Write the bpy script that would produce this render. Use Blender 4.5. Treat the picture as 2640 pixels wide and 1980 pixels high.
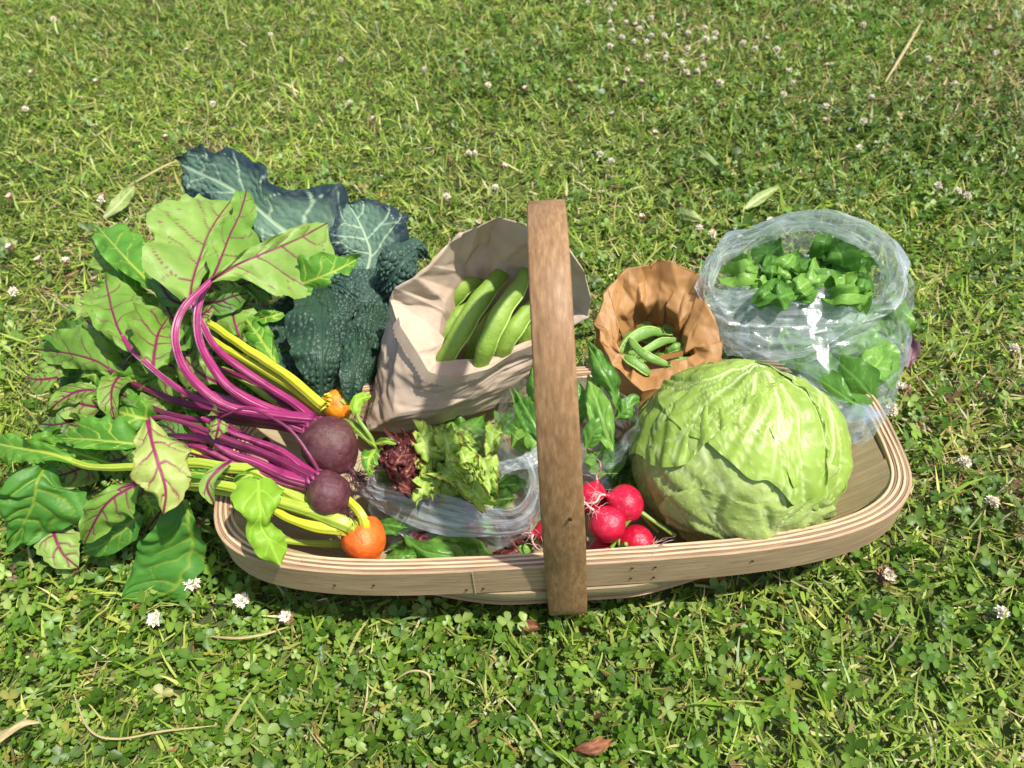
import bpy, math, random
import numpy as np
from mathutils import Vector, Matrix

for o in list(bpy.data.objects):
    bpy.data.objects.remove(o)
SC = bpy.context.scene
COL = SC.collection

# ---------------------------------------------------------------- camera, sky, sun, exposure
FPX = 1994.0                       # focal length in photo pixels (2640 wide)
PITCH = math.radians(46.0)
CAMH = 0.699
ROLL = math.radians(4.0)           # the phone was held slightly tilted
cam_d = bpy.data.cameras.new('camera')
cam_d.sensor_width = 36.0
cam_d.lens = 36.0 * FPX / 2640.0
cam_d.clip_start = 0.02
cam_d.clip_end = 500.0
cam_d.dof.use_dof = True
cam_d.dof.focus_distance = 0.70
cam_d.dof.aperture_fstop = 9.0
cam = bpy.data.objects.new('camera', cam_d)
COL.objects.link(cam)
cam.location = (0, 0, CAMH)
cam.rotation_euler = (Matrix.Rotation(math.pi / 2 - PITCH, 3, 'X') @ Matrix.Rotation(-ROLL, 3, 'Z')).to_euler()
SC.camera = cam

SUN_EL = math.radians(63)
SUN_AZ = math.radians(116)          # compass style, clockwise from +Y
world = bpy.data.worlds.new('World')
SC.world = world
world.use_nodes = True
wn = world.node_tree
bg = wn.nodes['Background']
sky = wn.nodes.new('ShaderNodeTexSky')
sky.sky_type = 'NISHITA'
sky.sun_disc = False
sky.sun_elevation = SUN_EL
sky.sun_rotation = SUN_AZ
sky.dust_density = 2.0
wn.links.new(sky.outputs[0], bg.inputs[0])
bg.inputs[1].default_value = 0.12
sun_d = bpy.data.lights.new('sun', 'SUN')
sun_d.energy = 4.4
sun_d.angle = math.radians(1.5)
sun_d.color = (1.0, 0.965, 0.91)
sun = bpy.data.objects.new('sun', sun_d)
COL.objects.link(sun)
sdir = Vector((math.sin(SUN_AZ) * math.cos(SUN_EL), math.cos(SUN_AZ) * math.cos(SUN_EL), math.sin(SUN_EL)))
sun.rotation_euler = sdir.to_track_quat('Z', 'Y').to_euler()
SC.view_settings.view_transform = 'Standard'
SC.view_settings.look = 'None'
SC.view_settings.exposure = 0.56
SC.view_settings.gamma = 1.0
SC.render.resolution_x, SC.render.resolution_y = 1024, 768
SC.cycles.max_bounces = 10
SC.cycles.transparent_max_bounces = 24

# ---------------------------------------------------------------- helpers
CP, SP_ = math.cos(PITCH), math.sin(PITCH)


def W(px, py, z):
    """point of the place seen at photo pixel (px, py) at height z above the soil"""
    X, Y = px - 1320.0, py - 990.0
    x = (X * math.cos(ROLL) - Y * math.sin(ROLL)) / FPX
    y = -(X * math.sin(ROLL) + Y * math.cos(ROLL)) / FPX
    dx, dy, dz = x, CP + y * SP_, -SP_ + y * CP
    t = (CAMH - z) / -dz
    return np.array([dx * t, dy * t, z])


def M_(px, p):
    """metres spanned by px photo pixels at the place p"""
    p = np.asarray(p, float)
    d = p[..., 1] * CP - (p[..., 2] - CAMH) * SP_
    return px * d / FPX


def srgb(h):
    r, g, b = [int(h[i:i + 2], 16) / 255.0 for i in (0, 2, 4)]
    return tuple((c / 12.92 if c <= 0.04045 else ((c + 0.055) / 1.055) ** 2.4) for c in (r, g, b)) + (1.0,)


def _h(ix, iy, iz, seed):
    n = (ix.astype(np.int64) * 374761393 + iy.astype(np.int64) * 668265263 + iz.astype(np.int64) * 2147483647 + seed * 974634577) & 0xffffffff
    n = ((n ^ (n >> 13)) * 1274126177) & 0xffffffff
    n = ((n ^ (n >> 16)) * 2246822519) & 0xffffffff
    n = n ^ (n >> 15)
    return (n & 0xffffff) / float(0xffffff)


def vn(P, scale=1.0, seed=0):
    """smooth value noise, -1..1"""
    P = np.asarray(P, float) * scale
    i = np.floor(P)
    f = P - i
    f = f * f * (3 - 2 * f)
    ix, iy, iz = [i[..., k].astype(np.int64) for k in range(3)]
    r = 0
    for dx in (0, 1):
        for dy in (0, 1):
            for dz in (0, 1):
                w = (f[..., 0] if dx else 1 - f[..., 0]) * (f[..., 1] if dy else 1 - f[..., 1]) * (f[..., 2] if dz else 1 - f[..., 2])
                r = r + w * _h(ix + dx, iy + dy, iz + dz, seed)
    return r * 2 - 1


def fbm(P, scale, seed=0, oct=3):
    a, r, s = 1.0, 0, 0
    for k in range(oct):
        r = r + a * vn(P, scale * 2 ** k, seed + k * 17)
        s += a
        a *= 0.5
    return r / s


def voro2(U, V, seed=0):
    """2d voronoi, returns F1, F2"""
    iu, iv = np.floor(U), np.floor(V)
    f1 = np.full(U.shape, 9.0)
    f2 = np.full(U.shape, 9.0)
    z = np.zeros(U.shape, np.int64)
    for du in (-1, 0, 1):
        for dv in (-1, 0, 1):
            a, b = (iu + du).astype(np.int64), (iv + dv).astype(np.int64)
            x = iu + du + 0.1 + 0.8 * _h(a, b, z, seed)
            y = iv + dv + 0.1 + 0.8 * _h(a, b, z + 1, seed)
            d = np.hypot(U - x, V - y)
            f2 = np.minimum(f2, np.maximum(f1, d))
            f1 = np.minimum(f1, d)
    return f1, f2


def crease(U, V, seed=0):
    """piecewise linear crumple, -1..1"""
    s = (U + V) * 0.36602540378
    a, b = U + s, V + s
    i, j = np.floor(a), np.floor(b)
    x, y = a - i, b - j
    z = np.zeros(U.shape, np.int64)
    g = lambda p, q: _h((i + p).astype(np.int64), (j + q).astype(np.int64), z, seed) * 2 - 1
    lo = x > y
    return np.where(lo, g(0, 0) * (1 - x) + g(1, 0) * (x - y) + g(1, 1) * y,
                    g(0, 0) * (1 - y) + g(0, 1) * (y - x) + g(1, 1) * x)


def sm(a, b, x):
    t = np.clip((x - a) / (b - a), 0, 1)
    return t * t * (3 - 2 * t)


def spline(pts, n):
    """Catmull-Rom through pts (k x d), n samples, roughly even"""
    P = np.asarray(pts, float)
    if len(P) == 2:
        t = np.linspace(0, 1, n)[:, None]
        return P[0] * (1 - t) + P[1] * t
    Q = np.vstack([2 * P[0] - P[1], P, 2 * P[-1] - P[-2]])
    out = []
    m = 24
    for i in range(1, len(Q) - 2):
        t = np.linspace(0, 1, m, endpoint=False)[:, None]
        p0, p1, p2, p3 = Q[i - 1], Q[i], Q[i + 1], Q[i + 2]
        out.append(0.5 * ((2 * p1) + (-p0 + p2) * t + (2 * p0 - 5 * p1 + 4 * p2 - p3) * t ** 2 + (-p0 + 3 * p1 - 3 * p2 + p3) * t ** 3))
    out.append(P[-1][None])
    C = np.vstack(out)
    L = np.concatenate([[0], np.cumsum(np.linalg.norm(np.diff(C[:, :3], axis=0), axis=1))])
    tt = np.linspace(0, L[-1], n)
    return np.stack([np.interp(tt, L, C[:, k]) for k in range(C.shape[1])], 1)


def unit(v):
    v = np.asarray(v, float)
    return v / np.maximum(np.linalg.norm(v, axis=-1, keepdims=True), 1e-9)


def tans(P):
    return unit(np.gradient(P, axis=0))


def mk(name, V, F, mat, parent=None, attrs=None, uv=None, smooth=True, two=None):
    """one mesh object from vertex array and face list (arrays of 3 or 4 indices)"""
    V = np.asarray(V, np.float64).reshape(-1, 3)
    me = bpy.data.meshes.new(name)
    if isinstance(F, np.ndarray):
        k = F.shape[1]
        me.vertices.add(len(V))
        me.vertices.foreach_set('co', V.ravel())
        me.loops.add(F.size)
        me.polygons.add(len(F))
        me.polygons.foreach_set('loop_start', np.arange(0, F.size, k, dtype=np.int32))
        me.loops.foreach_set('vertex_index', F.ravel().astype(np.int32))
        me.update(calc_edges=True)
    else:
        me.from_pydata(V.tolist(), [], [tuple(int(i) for i in f) for f in F])
    if uv is not None:
        lay = me.uv_layers.new(name='UVMap')
        idx = np.empty(len(me.loops), np.int32)
        me.loops.foreach_get('vertex_index', idx)
        lay.data.foreach_set('uv', np.asarray(uv, float)[idx].ravel())
    for k, a in (attrs or {}).items():
        a = np.asarray(a, float)
        if a.ndim == 1:
            at = me.attributes.new(k, 'FLOAT', 'POINT')
            at.data.foreach_set('value', a)
        else:
            at = me.attributes.new(k, 'FLOAT_COLOR', 'POINT')
            c = np.ones((len(a), 4))
            c[:, :3] = a[:, :3]
            at.data.foreach_set('color', c.ravel())
    me.validate()
    if smooth:
        me.polygons.foreach_set('use_smooth', [True] * len(me.polygons))
    me.materials.append(mat)
    o = bpy.data.objects.new(name, me)
    COL.objects.link(o)
    if parent is not None:
        o.parent = parent
        o.matrix_parent_inverse = parent_inv(parent)
    return o


def parent_inv(p):
    if p.parent:                    # parts are built in world coordinates
        return Matrix.Identity(4)
    return Matrix.LocRotScale(p.location, p.rotation_euler, p.scale).inverted()


def thing(name, label, cat, loc=(0, 0, 0), group=None):
    o = bpy.data.objects.new(name, None)
    o.empty_display_size = 0.02
    COL.objects.link(o)
    o.location = Vector([float(c) for c in loc])
    return tag(o, label, cat, group)


def tag(o, label, cat, group=None, kind=None):
    o['label'] = label
    o['category'] = cat
    if group:
        o['group'] = group
    if kind:
        o['kind'] = kind
    return o


def grid_faces(nu, nv, wrap_v=False, wrap_u=False):
    iu = np.arange(nu if wrap_u else nu - 1)
    iv = np.arange(nv if wrap_v else nv - 1)
    a, b = np.meshgrid(iu, iv, indexing='ij')
    a, b = a.ravel(), b.ravel()
    a2, b2 = (a + 1) % nu, (b + 1) % nv
    return np.stack([a * nv + b, a2 * nv + b, a2 * nv + b2, a * nv + b2], 1)


class Geo:
    """collects pieces of ONE part"""
    def __init__(s):
        s.V, s.F, s.U, s.A, s.n = [], [], [], [], 0

    def add(s, V, F, uv=None, at=None):
        V = np.asarray(V, float).reshape(-1, 3)
        s.V.append(V)
        s.F += [tuple(int(i) + s.n for i in f) for f in F]
        s.U.append(np.zeros((len(V), 2)) if uv is None else np.asarray(uv, float))
        s.A.append(np.zeros(len(V)) if at is None else np.broadcast_to(np.asarray(at, float), (len(V),)))
        s.n += len(V)

    def build(s, name, mat, parent=None, smooth=True, attr='mask'):
        return mk(name, np.vstack(s.V), s.F, mat, parent, {attr: np.concatenate(s.A)}, np.vstack(s.U), smooth)


def frame(P, hint=(0, 0, 1)):
    T = tans(P)
    h = np.broadcast_to(np.asarray(hint, float), P.shape)
    S = unit(np.cross(T, h))
    N = np.cross(S, T)
    return T, S, N


def tube(P, R, seg=8, hint=(0, 0, 1), flat=1.0, groove=0, gd=0.12, cap=True):
    """swept tube; flat scales the section along the frame normal, groove adds ridges"""
    P = np.asarray(P, float)
    n = len(P)
    R = np.broadcast_to(np.asarray(R, float), (n,))
    T, S, N = frame(P, hint)
    a = np.linspace(0, 2 * np.pi, seg, endpoint=False)
    rr = 1 - gd * (0.5 + 0.5 * np.cos(a * groove)) if groove else np.ones(seg)
    V = P[:, None] + R[:, None, None] * (S[:, None] * (np.cos(a) * rr)[None, :, None] + N[:, None] * (np.sin(a) * rr * flat)[None, :, None])
    L = np.concatenate([[0], np.cumsum(np.linalg.norm(np.diff(P, axis=0), axis=1))])
    uv = np.stack([np.broadcast_to(a / (2 * np.pi), (n, seg)), np.broadcast_to(L[:, None], (n, seg))], -1).reshape(-1, 2)
    F = [tuple(f) for f in grid_faces(n, seg, wrap_v=True)]
    if cap:
        F.append(tuple(range(seg - 1, -1, -1)))
        F.append(tuple(range((n - 1) * seg, n * seg)))
    return V.reshape(-1, 3), F, uv


# ---------------------------------------------------------------- materials
def nodes(name):
    m = bpy.data.materials.new(name)
    m.use_nodes = True
    nt = m.node_tree
    return m, nt, nt.nodes['Principled BSDF'], nt.nodes['Material Output']


def N(nt, t, **kw):
    n = nt.nodes.new('ShaderNode' + t)
    for k, v in kw.items():
        setattr(n, k, v)
    return n


def noise(nt, vec, scale, detail=3, rough=0.5):
    n = N(nt, 'TexNoise')
    n.inputs['Scale'].default_value = scale
    n.inputs['Detail'].default_value = detail
    n.inputs['Roughness'].default_value = rough
    if vec is not None:
        nt.links.new(vec, n.inputs['Vector'])
    return n.outputs['Fac']


def ramp(nt, fac, stops):
    r = N(nt, 'ValToRGB')
    e = r.color_ramp.elements
    while len(e) < len(stops):
        e.new(0.5)
    for k, (p, c) in enumerate(stops):
        e[k].position = p
        e[k].color = c if len(c) == 4 else tuple(c) + (1,)
    nt.links.new(fac, r.inputs[0])
    return r.outputs[0]


def mixc(nt, fac, a, b):
    m = N(nt, 'Mix', data_type='RGBA')
    for sock, v in ((m.inputs[0], fac), (m.inputs[6], a), (m.inputs[7], b)):
        if hasattr(v, 'links'):
            nt.links.new(v, sock)
        else:
            sock.default_value = v
    return m.outputs[2]


def bump(nt, h, strength, dist, bsdf):
    b = N(nt, 'Bump')
    b.inputs['Strength'].default_value = strength
    b.inputs['Distance'].default_value = dist
    nt.links.new(h, b.inputs['Height'])
    nt.links.new(b.outputs[0], bsdf.inputs['Normal'])
    return b


def mapping(nt, src, scale):
    m = N(nt, 'Mapping')
    m.inputs['Scale'].default_value = scale
    nt.links.new(src, m.inputs['Vector'])
    return m.outputs[0]


def attr(nt, name, out='Fac'):
    a = N(nt, 'Attribute', attribute_name=name)
    return a.outputs[out]


def coords(nt, k='Object'):
    return N(nt, 'TexCoord').outputs[k]


def soft(c, k=0.07):
    l = 0.3 * c[0] + 0.6 * c[1] + 0.1 * c[2]
    return (c[0] * (1 - k) + l * k * 1.25, c[1] * (1 - k) + l * k, c[2] * (1 - k) + l * k * 0.7, 1.0)


def leaf_mat(name, c1, c2, vein, trans=0.3, rough=0.42, nscale=28, bumpy=0.25, edge=None, edge_lo=0.8, tcol=None, spots=0.0, spec=0.33):
    m, nt, b, out = nodes(name)
    v = coords(nt)
    c1, c2 = soft(c1), soft(c2)
    base = ramp(nt, noise(nt, v, nscale, 4, 0.6), [(0.3, c1), (0.7, c2)])
    if spots:
        sp = ramp(nt, noise(nt, v, 170, 2, 0.5), [(0.70, (0, 0, 0)), (0.78, (spots, spots, spots))])
        base = mixc(nt, sp, base, srgb('5a3d22'))
    if edge:
        mr = N(nt, 'MapRange')
        mr.inputs[1].default_value = edge_lo
        mr.inputs[2].default_value = min(1.0, edge_lo + 0.25)
        nt.links.new(attr(nt, 'edge'), mr.inputs[0])
        base = mixc(nt, mr.outputs[0], base, edge)
    col = mixc(nt, attr(nt, 'vein'), base, vein)
    nt.links.new(col, b.inputs['Base Color'])
    b.inputs['Roughness'].default_value = rough
    b.inputs['Specular IOR Level'].default_value = spec
    bump(nt, noise(nt, v, 260, 3, 0.6), bumpy, 0.002, b)
    if trans:
        t = N(nt, 'BsdfTranslucent')
        if tcol:
            nt.links.new(mixc(nt, attr(nt, 'vein'), tcol, vein), t.inputs[0])
        else:
            nt.links.new(col, t.inputs[0])
        mx = N(nt, 'MixShader')
        mx.inputs[0].default_value = trans
        nt.links.new(b.outputs[0], mx.inputs[1])
        nt.links.new(t.outputs[0], mx.inputs[2])
        nt.links.new(mx.outputs[0], out.inputs[0])
    return m


def wood_mat(name, c1, c2, c3, su=6, sv=140, rough=0.55, dark=None):
    """grain runs along uv.v (metres)"""
    m, nt, b, out = nodes(name)
    uv = coords(nt, 'UV')
    g = noise(nt, mapping(nt, uv, (sv, su, 1)), 3.0, 5, 0.65)
    base = ramp(nt, g, [(0.28, c1), (0.52, c2), (0.75, c3)])
    big = noise(nt, mapping(nt, uv, (18, 4, 1)), 2.0, 3, 0.6)
    base = mixc(nt, ramp(nt, big, [(0.45, (0, 0, 0)), (0.75, (0.55, 0.55, 0.55))]), base, c1)
    if dark:
        st = noise(nt, mapping(nt, uv, (40, 9, 1)), 2.3, 4, 0.7)
        base = mixc(nt, ramp(nt, st, [(0.58, (0, 0, 0)), (0.72, (0.6, 0.6, 0.6))]), base, dark)
    nt.links.new(base, b.inputs['Base Color'])
    b.inputs['Roughness'].default_value = rough
    b.inputs['Specular IOR Level'].default_value = 0.35
    bump(nt, g, 0.35, 0.0012, b)
    return m


# ---------------------------------------------------------------- ground and lawn
def ground_material():
    m, nt, b, out = nodes('soil')
    v = coords(nt)
    c = ramp(nt, noise(nt, v, 9, 5, 0.65), [(0.3, srgb('3e4220')), (0.55, srgb('566429')), (0.8, srgb('6e7038'))])
    nt.links.new(c, b.inputs['Base Color'])
    b.inputs['Roughness'].default_value = 0.95
    bump(nt, noise(nt, v, 90, 4, 0.7), 0.8, 0.02, b)
    return m


rng = np.random.default_rng(7)
random.seed(7)
bx_c = np.array([0.0385, 0.4645])     # basket centre on the lawn
bx_r = math.radians(-0.5)


def to_basket(x, y):
    dx, dy = x - bx_c[0], y - bx_c[1]
    return dx * math.cos(bx_r) + dy * math.sin(bx_r), -dx * math.sin(bx_r) + dy * math.cos(bx_r)


gx = np.concatenate([-np.geomspace(120, 2.2, 24), np.linspace(-2, 2, 41), np.geomspace(2.2, 120, 24)])
GX, GY = np.meshgrid(gx, gx + 1.0, indexing='ij')
GZ = 0.004 * vn(np.stack([GX, GY, GX * 0], -1), 3.0, 3)
far = np.hypot(GX, GY - 1) > 3
GZ[far] = 0.02 * vn(np.stack([GX, GY, GX * 0], -1), 0.7, 5)[far]
g = mk('ground', np.stack([GX, GY, GZ - 0.004], -1), grid_faces(len(gx), len(gx)), ground_material())
g['kind'] = 'structure'


def lawn_mat(name, trans=0.25, rough=0.42):
    m, nt, b, out = nodes(name)
    c = attr(nt, 'col', 'Color')
    nt.links.new(c, b.inputs['Base Color'])
    b.inputs['Roughness'].default_value = rough
    b.inputs['Specular IOR Level'].default_value = 0.4
    t = N(nt, 'BsdfTranslucent')
    nt.links.new(c, t.inputs[0])
    mx = N(nt, 'MixShader')
    mx.inputs[0].default_value = trans
    nt.links.new(b.outputs[0], mx.inputs[1])
    nt.links.new(t.outputs[0], mx.inputs[2])
    nt.links.new(mx.outputs[0], out.inputs[0])
    return m


def scatter(n, seed, far_bias=1.0):
    """points over the part of the lawn around the basket; denser near the camera"""
    r = np.random.default_rng(seed)
    if far_bias == 'outer':            # the lawn to either side, beyond the part in view
        x, y = r.uniform(-3.4, 3.4, n * 3), r.uniform(-0.7, 4.4, n * 3)
        k = (np.abs(x) > 0.60 + 0.52 * y) | (y > 2.85) | (np.abs(x) > 1.72) | (y < 0.04)
        return x[k][:n], y[k][:n]
    y = 0.02 + 2.9 * r.random(n * 2) ** far_bias
    hw = 0.62 + 0.52 * y
    x = (r.random(n * 2) * 2 - 1) * 1.75
    k = np.abs(x) < hw
    x, y = x[k][:n], y[k][:n]
    return x, y


def clover_zone(x, y):
    P = np.stack([x, y, x * 0], -1)
    z = fbm(P, 2.6, 41, 3) * 1.25 + 0.20
    z = z + 0.5 * sm(0.1, 0.8, x) - 0.5 * sm(0.0, -0.7, x) * sm(0.45, 0.8, y) - 0.30 * sm(1.0, 1.7, y) + 0.25 * sm(0.45, 0.2, y)
    return np.clip(z, 0.0, 1)


C_CLOVER = np.array([srgb(h)[:3] for h in ('527420', '5e8026', '698a2e', '79963a', '48681a', '889e4c', '5a7a30')])
C_GRASS = np.array([srgb(h)[:3] for h in ('76952c', '87a336', '688929', 'a0b44a', 'b0bb58', '91a638', 'bebe6a')])
C_STRAW = np.array([srgb(h)[:3] for h in ('cdbb86', 'b7a268', 'd9cda0', '9d8a55', 'a97f4e', 'c4b27c')])


def make_clover(n, seed, far_bias, big=1.0):
    x, y = scatter(n, seed, far_bias)
    r = np.random.default_rng(seed + 1)
    z = clover_zone(x, y)
    bxx, byy = to_basket(x, y)
    under = (np.abs(bxx) < 0.20) & (np.abs(byy) < 0.085)
    keep = (r.random(len(x)) < 0.10 + 0.80 * z) & ~under
    x, y = x[keep], y[keep]
    n = len(x)
    h = 0.005 + 0.021 * r.random(n) ** 1.2
    near = (np.abs(bxx[keep]) < 0.26) & (np.abs(byy[keep]) < 0.112)
    h[near] *= 0.5
    size = (0.0040 + 0.0062 * r.random(n) ** 1.5) * big
    yaw = r.random(n) * 6.283
    K = 7
    a = np.linspace(0, 2 * np.pi, K, endpoint=False)
    # leaflet outline in its own frame: base at origin, reaching +x
    lx = 0.5 - 0.5 * np.cos(a)
    ly = 0.52 * np.sin(a) * (0.55 + 0.55 * lx)
    lx = lx - 0.05 * (np.abs(a - np.pi) < 0.2)
    lx, ly = np.append(lx, 0.5), np.append(ly, 0.0)
    fold = 0.30 * np.abs(ly)
    fold[-1] = -0.05
    nl = n * 3
    ang = np.repeat(yaw, 3) + np.tile([0, 2.094, 4.189], n) + (r.random(nl) - 0.5) * 0.35
    sz = np.repeat(size, 3) * (0.85 + 0.3 * r.random(nl)) * 1.9
    droop = (r.random(nl) - 0.45) * 0.8
    px, py, pz = np.repeat(x, 3), np.repeat(y, 3), np.repeat(h, 3)
    tx = (r.random(n) - 0.5) * 1.7
    ty = (r.random(n) - 0.5) * 1.7
    X = lx[None] * sz[:, None]
    Y = ly[None] * sz[:, None]
    Z = fold[None] * sz[:, None] * (0.3 + 1.2 * r.random(nl))[:, None] - X * droop[:, None] * (0.4 + X / 0.02)
    vx = X * np.cos(ang)[:, None] - Y * np.sin(ang)[:, None]
    vy = X * np.sin(ang)[:, None] + Y * np.cos(ang)[:, None]
    vz = Z + vx * np.repeat(tx, 3)[:, None] + vy * np.repeat(ty, 3)[:, None]
    V = np.stack([px[:, None] + vx, py[:, None] + vy, np.maximum(pz[:, None] + vz, 0.0015)], -1)
    idx = np.arange(nl)[:, None] * (K + 1)
    tri = np.stack([np.full(K, K), np.arange(K), (np.arange(K) + 1) % K], 1)
    F = (idx[:, :, None] + tri[None]).reshape(-1, 3)
    c = C_CLOVER[r.integers(0, len(C_CLOVER), n)]
    c = c * (0.8 + 0.4 * r.random((n, 1)))
    P = np.stack([x, y, x * 0], -1)
    c = c * (1 + 0.25 * fbm(P, 5.0, 9, 2) + 0.22 * fbm(P, 1.6, 19, 2) - 0.10 * sm(0.1, 0.7, x))[:, None]
    yel = r.random(n) < 0.018
    c[yel] = np.array(srgb('9c9a48')[:3]) * (0.7 + 0.5 * r.random((yel.sum(), 1)))
    brn = r.random(n) < 0.014
    c[brn] = np.array(srgb('7a6244')[:3]) * (0.6 + 0.6 * r.random((brn.sum(), 1)))
    c = np.repeat(np.repeat(c, 3, 0) * (0.88 + 0.24 * r.random((nl, 1))), K + 1, 0).reshape(nl, K + 1, 3)
    c[:, K] *= 1.18                      # pale chevron of the leaflet's middle
    return V.reshape(-1, 3), F, c.reshape(-1, 3)


def make_blades(n, seed, far_bias, straw=0.13, hmin=0.010, hmax=0.034, wmin=0.0008, wmax=0.0021, lean=1.0, dens=True):
    x, y = scatter(n, seed, far_bias)
    r = np.random.default_rng(seed + 1)
    z = clover_zone(x, y)
    bxx, byy = to_basket(x, y)
    under = (np.abs(bxx) < 0.20) & (np.abs(byy) < 0.085)
    keep = ~under
    if dens:
        keep &= r.random(len(x)) < 1.05 - 0.30 * z
    x, y = x[keep], y[keep]
    n = len(x)
    near = (np.abs(bxx[keep]) < 0.27) & (np.abs(byy[keep]) < 0.125)
    L = hmin + (hmax - hmin) * r.random(n) ** 1.6
    w = wmin + (wmax - wmin) * r.random(n) ** 1.5
    yaw = r.random(n) * 6.283
    tilt = (0.35 + 1.05 * r.random(n)) * lean
    tilt[near] = 0.9 + 0.5 * r.random(near.sum())
    L[near] *= 0.75
    curl = (r.random(n) - 0.2) * 0.9
    S = 3
    t = np.linspace(0, 1, S + 1)
    side_bend = (r.random(n) - 0.5) * 0.7
    X = np.zeros((n, S + 1)); Z = np.zeros((n, S + 1)); Yb = np.zeros((n, S + 1))
    for k in range(1, S + 1):
        a = tilt + curl * t[k]
        X[:, k] = X[:, k - 1] + L / S * np.sin(a)
        Z[:, k] = Z[:, k - 1] + L / S * np.cos(a)
        Yb[:, k] = side_bend * L * t[k] ** 2
    Z = np.maximum(Z, 0.0012 + 0.003 * r.random((n, 1)))
    base = 0.010 * r.random(n) ** 2
    hw = w[:, None] * np.array([0.8, 1.0, 0.75, 0.06])[None]
    tw = (r.random(n) - 0.5) * 1.2
    off = np.stack([-hw, hw], -1)
    VX = X[..., None] + 0 * off
    VY = Yb[..., None] + off * np.cos(tw)[:, None, None]
    VZ = Z[..., None] + off * np.sin(tw)[:, None, None] + base[:, None, None]
    cx, sx = np.cos(yaw)[:, None, None], np.sin(yaw)[:, None, None]
    V = np.stack([x[:, None, None] + VX * cx - VY * sx, y[:, None, None] + VX * sx + VY * cx, np.maximum(VZ, 0.001)], -1)
    q = np.arange(S)
    quad = np.stack([q * 2, q * 2 + 1, q * 2 + 3, q * 2 + 2], 1)
    F = (np.arange(n)[:, None, None] * (2 * (S + 1)) + quad[None]).reshape(-1, 4)
    c = C_GRASS[r.integers(0, len(C_GRASS), n)] * (0.7 + 0.55 * r.random((n, 1)))
    P = np.stack([x, y, x * 0], -1)
    c = c * (1.0 - 0.12 * clover_zone(x, y) + 0.25 * fbm(P, 1.6, 19, 2) + 0.15 * fbm(P, 6.0, 29, 2))[:, None]
    dry = sm(0.05, 0.55, fbm(P, 1.9, 77, 3))
    s = r.random(n) < straw * (0.4 + 2.2 * dry)
    c[s] = C_STRAW[r.integers(0, len(C_STRAW), s.sum())] * (0.65 + 0.4 * r.random((s.sum(), 1)))
    c = np.repeat(c, 2 * (S + 1), 0).reshape(n, S + 1, 2, 3)
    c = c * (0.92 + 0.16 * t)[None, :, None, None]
    return V.reshape(-1, 3), F, c.reshape(-1, 3)


LM = lawn_mat('lawn_leaf', 0.38)
V, F, c = make_clover(84000, 100, 1.25, 0.54)
o = mk('clover', V, F, LM, None, {'col': c}, smooth=False)
tag(o, 'low green clover leaves carpeting the lawn', 'clover', kind='stuff')
V, F, c = make_blades(140000, 200, 1.2, 0.20)
V2, F2, c2 = make_blades(44000, 300, 1.15, 0.40, 0.016, 0.048, 0.0006, 0.0014, 1.25, False)
V3, F3, c3 = make_blades(9000, 400, 1.1, 0.04, 0.030, 0.060, 0.0012, 0.0024, 1.0)
V4, F4, c4 = make_blades(30000, 450, 'outer', 0.15, 0.02, 0.055, 0.0016, 0.0034, 1.0, False)
n1, n2, n3 = len(V), len(V2), len(V3)
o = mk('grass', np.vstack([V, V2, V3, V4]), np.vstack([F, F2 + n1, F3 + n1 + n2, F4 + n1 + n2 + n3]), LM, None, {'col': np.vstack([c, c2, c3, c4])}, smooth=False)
tag(o, 'short mown grass blades and dry clippings covering the lawn', 'grass', kind='stuff')
# ---------------------------------------------------------------- trug basket
M_PLY_L = wood_mat('ply_light', srgb('b0916c'), srgb('c8ae88'), srgb('d8c4a0'))
M_PLY_D = wood_mat('ply_dark', srgb('75584a'), srgb('8e705c'), srgb('a4876c'))
M_BAND = wood_mat('rim_band_wood', srgb('8c7454'), srgb('ad9270'), srgb('c4ac8a'), dark=srgb('796650'))
M_BOARD = wood_mat('board_wood', srgb('877654'), srgb('a08e6c'), srgb('b3a282'), dark=srgb('8a7450'))
M_LOWER = wood_mat('lower_board_wood', srgb('94714f'), srgb('b08c68'), srgb('c6a683'))
M_HANDLE = wood_mat('handle_wood', srgb('735639'), srgb('916f4b'), srgb('a98963'), su=22, sv=80, dark=srgb('5c4632'))
M_FOOT = wood_mat('foot_wood', srgb('7a4c2c'), srgb('97623b'), srgb('a8764a'))
m_, nt_, b_, _o = nodes('nail')
b_.inputs['Base Color'].default_value = srgb('4b3a20')
b_.inputs['Metallic'].default_value = 0.7
b_.inputs['Roughness'].default_value = 0.45
M_NAIL = m_

trug = thing('trug_basket', 'long shallow wooden trug basket with arched handle, full of vegetables', 'basket', (bx_c[0], bx_c[1], 0))
trug.rotation_euler = (0, 0, bx_r)
RA, RB, RN = 0.322, 0.120, 3.7
RIM_T, RIM_H, RIM_Z = 0.0160, 0.037, 0.115


def BW(P):
    """basket frame -> world"""
    P = np.asarray(P, float)
    c, s = math.cos(bx_r), math.sin(bx_r)
    return np.stack([bx_c[0] + P[..., 0] * c - P[..., 1] * s, bx_c[1] + P[..., 0] * s + P[..., 1] * c, P[..., 2]], -1)


def rim_curve(inset, n=220):
    th = np.linspace(0, 2 * np.pi, 4000, endpoint=False) + 1.5 * np.pi
    c, s = np.cos(th), np.sin(th)
    e = 2 / RN
    x = (RA - inset) * np.sign(c) * np.abs(c) ** e
    y = (RB - inset) * np.sign(s) * np.abs(s) ** e
    L = np.concatenate([[0], np.cumsum(np.hypot(np.diff(np.append(x, x[0])), np.diff(np.append(y, y[0]))))])
    t = np.linspace(0, L[-1], n, endpoint=False)
    return np.interp(t, L, np.append(x, x[0])), np.interp(t, L, np.append(y, y[0])), t


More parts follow.
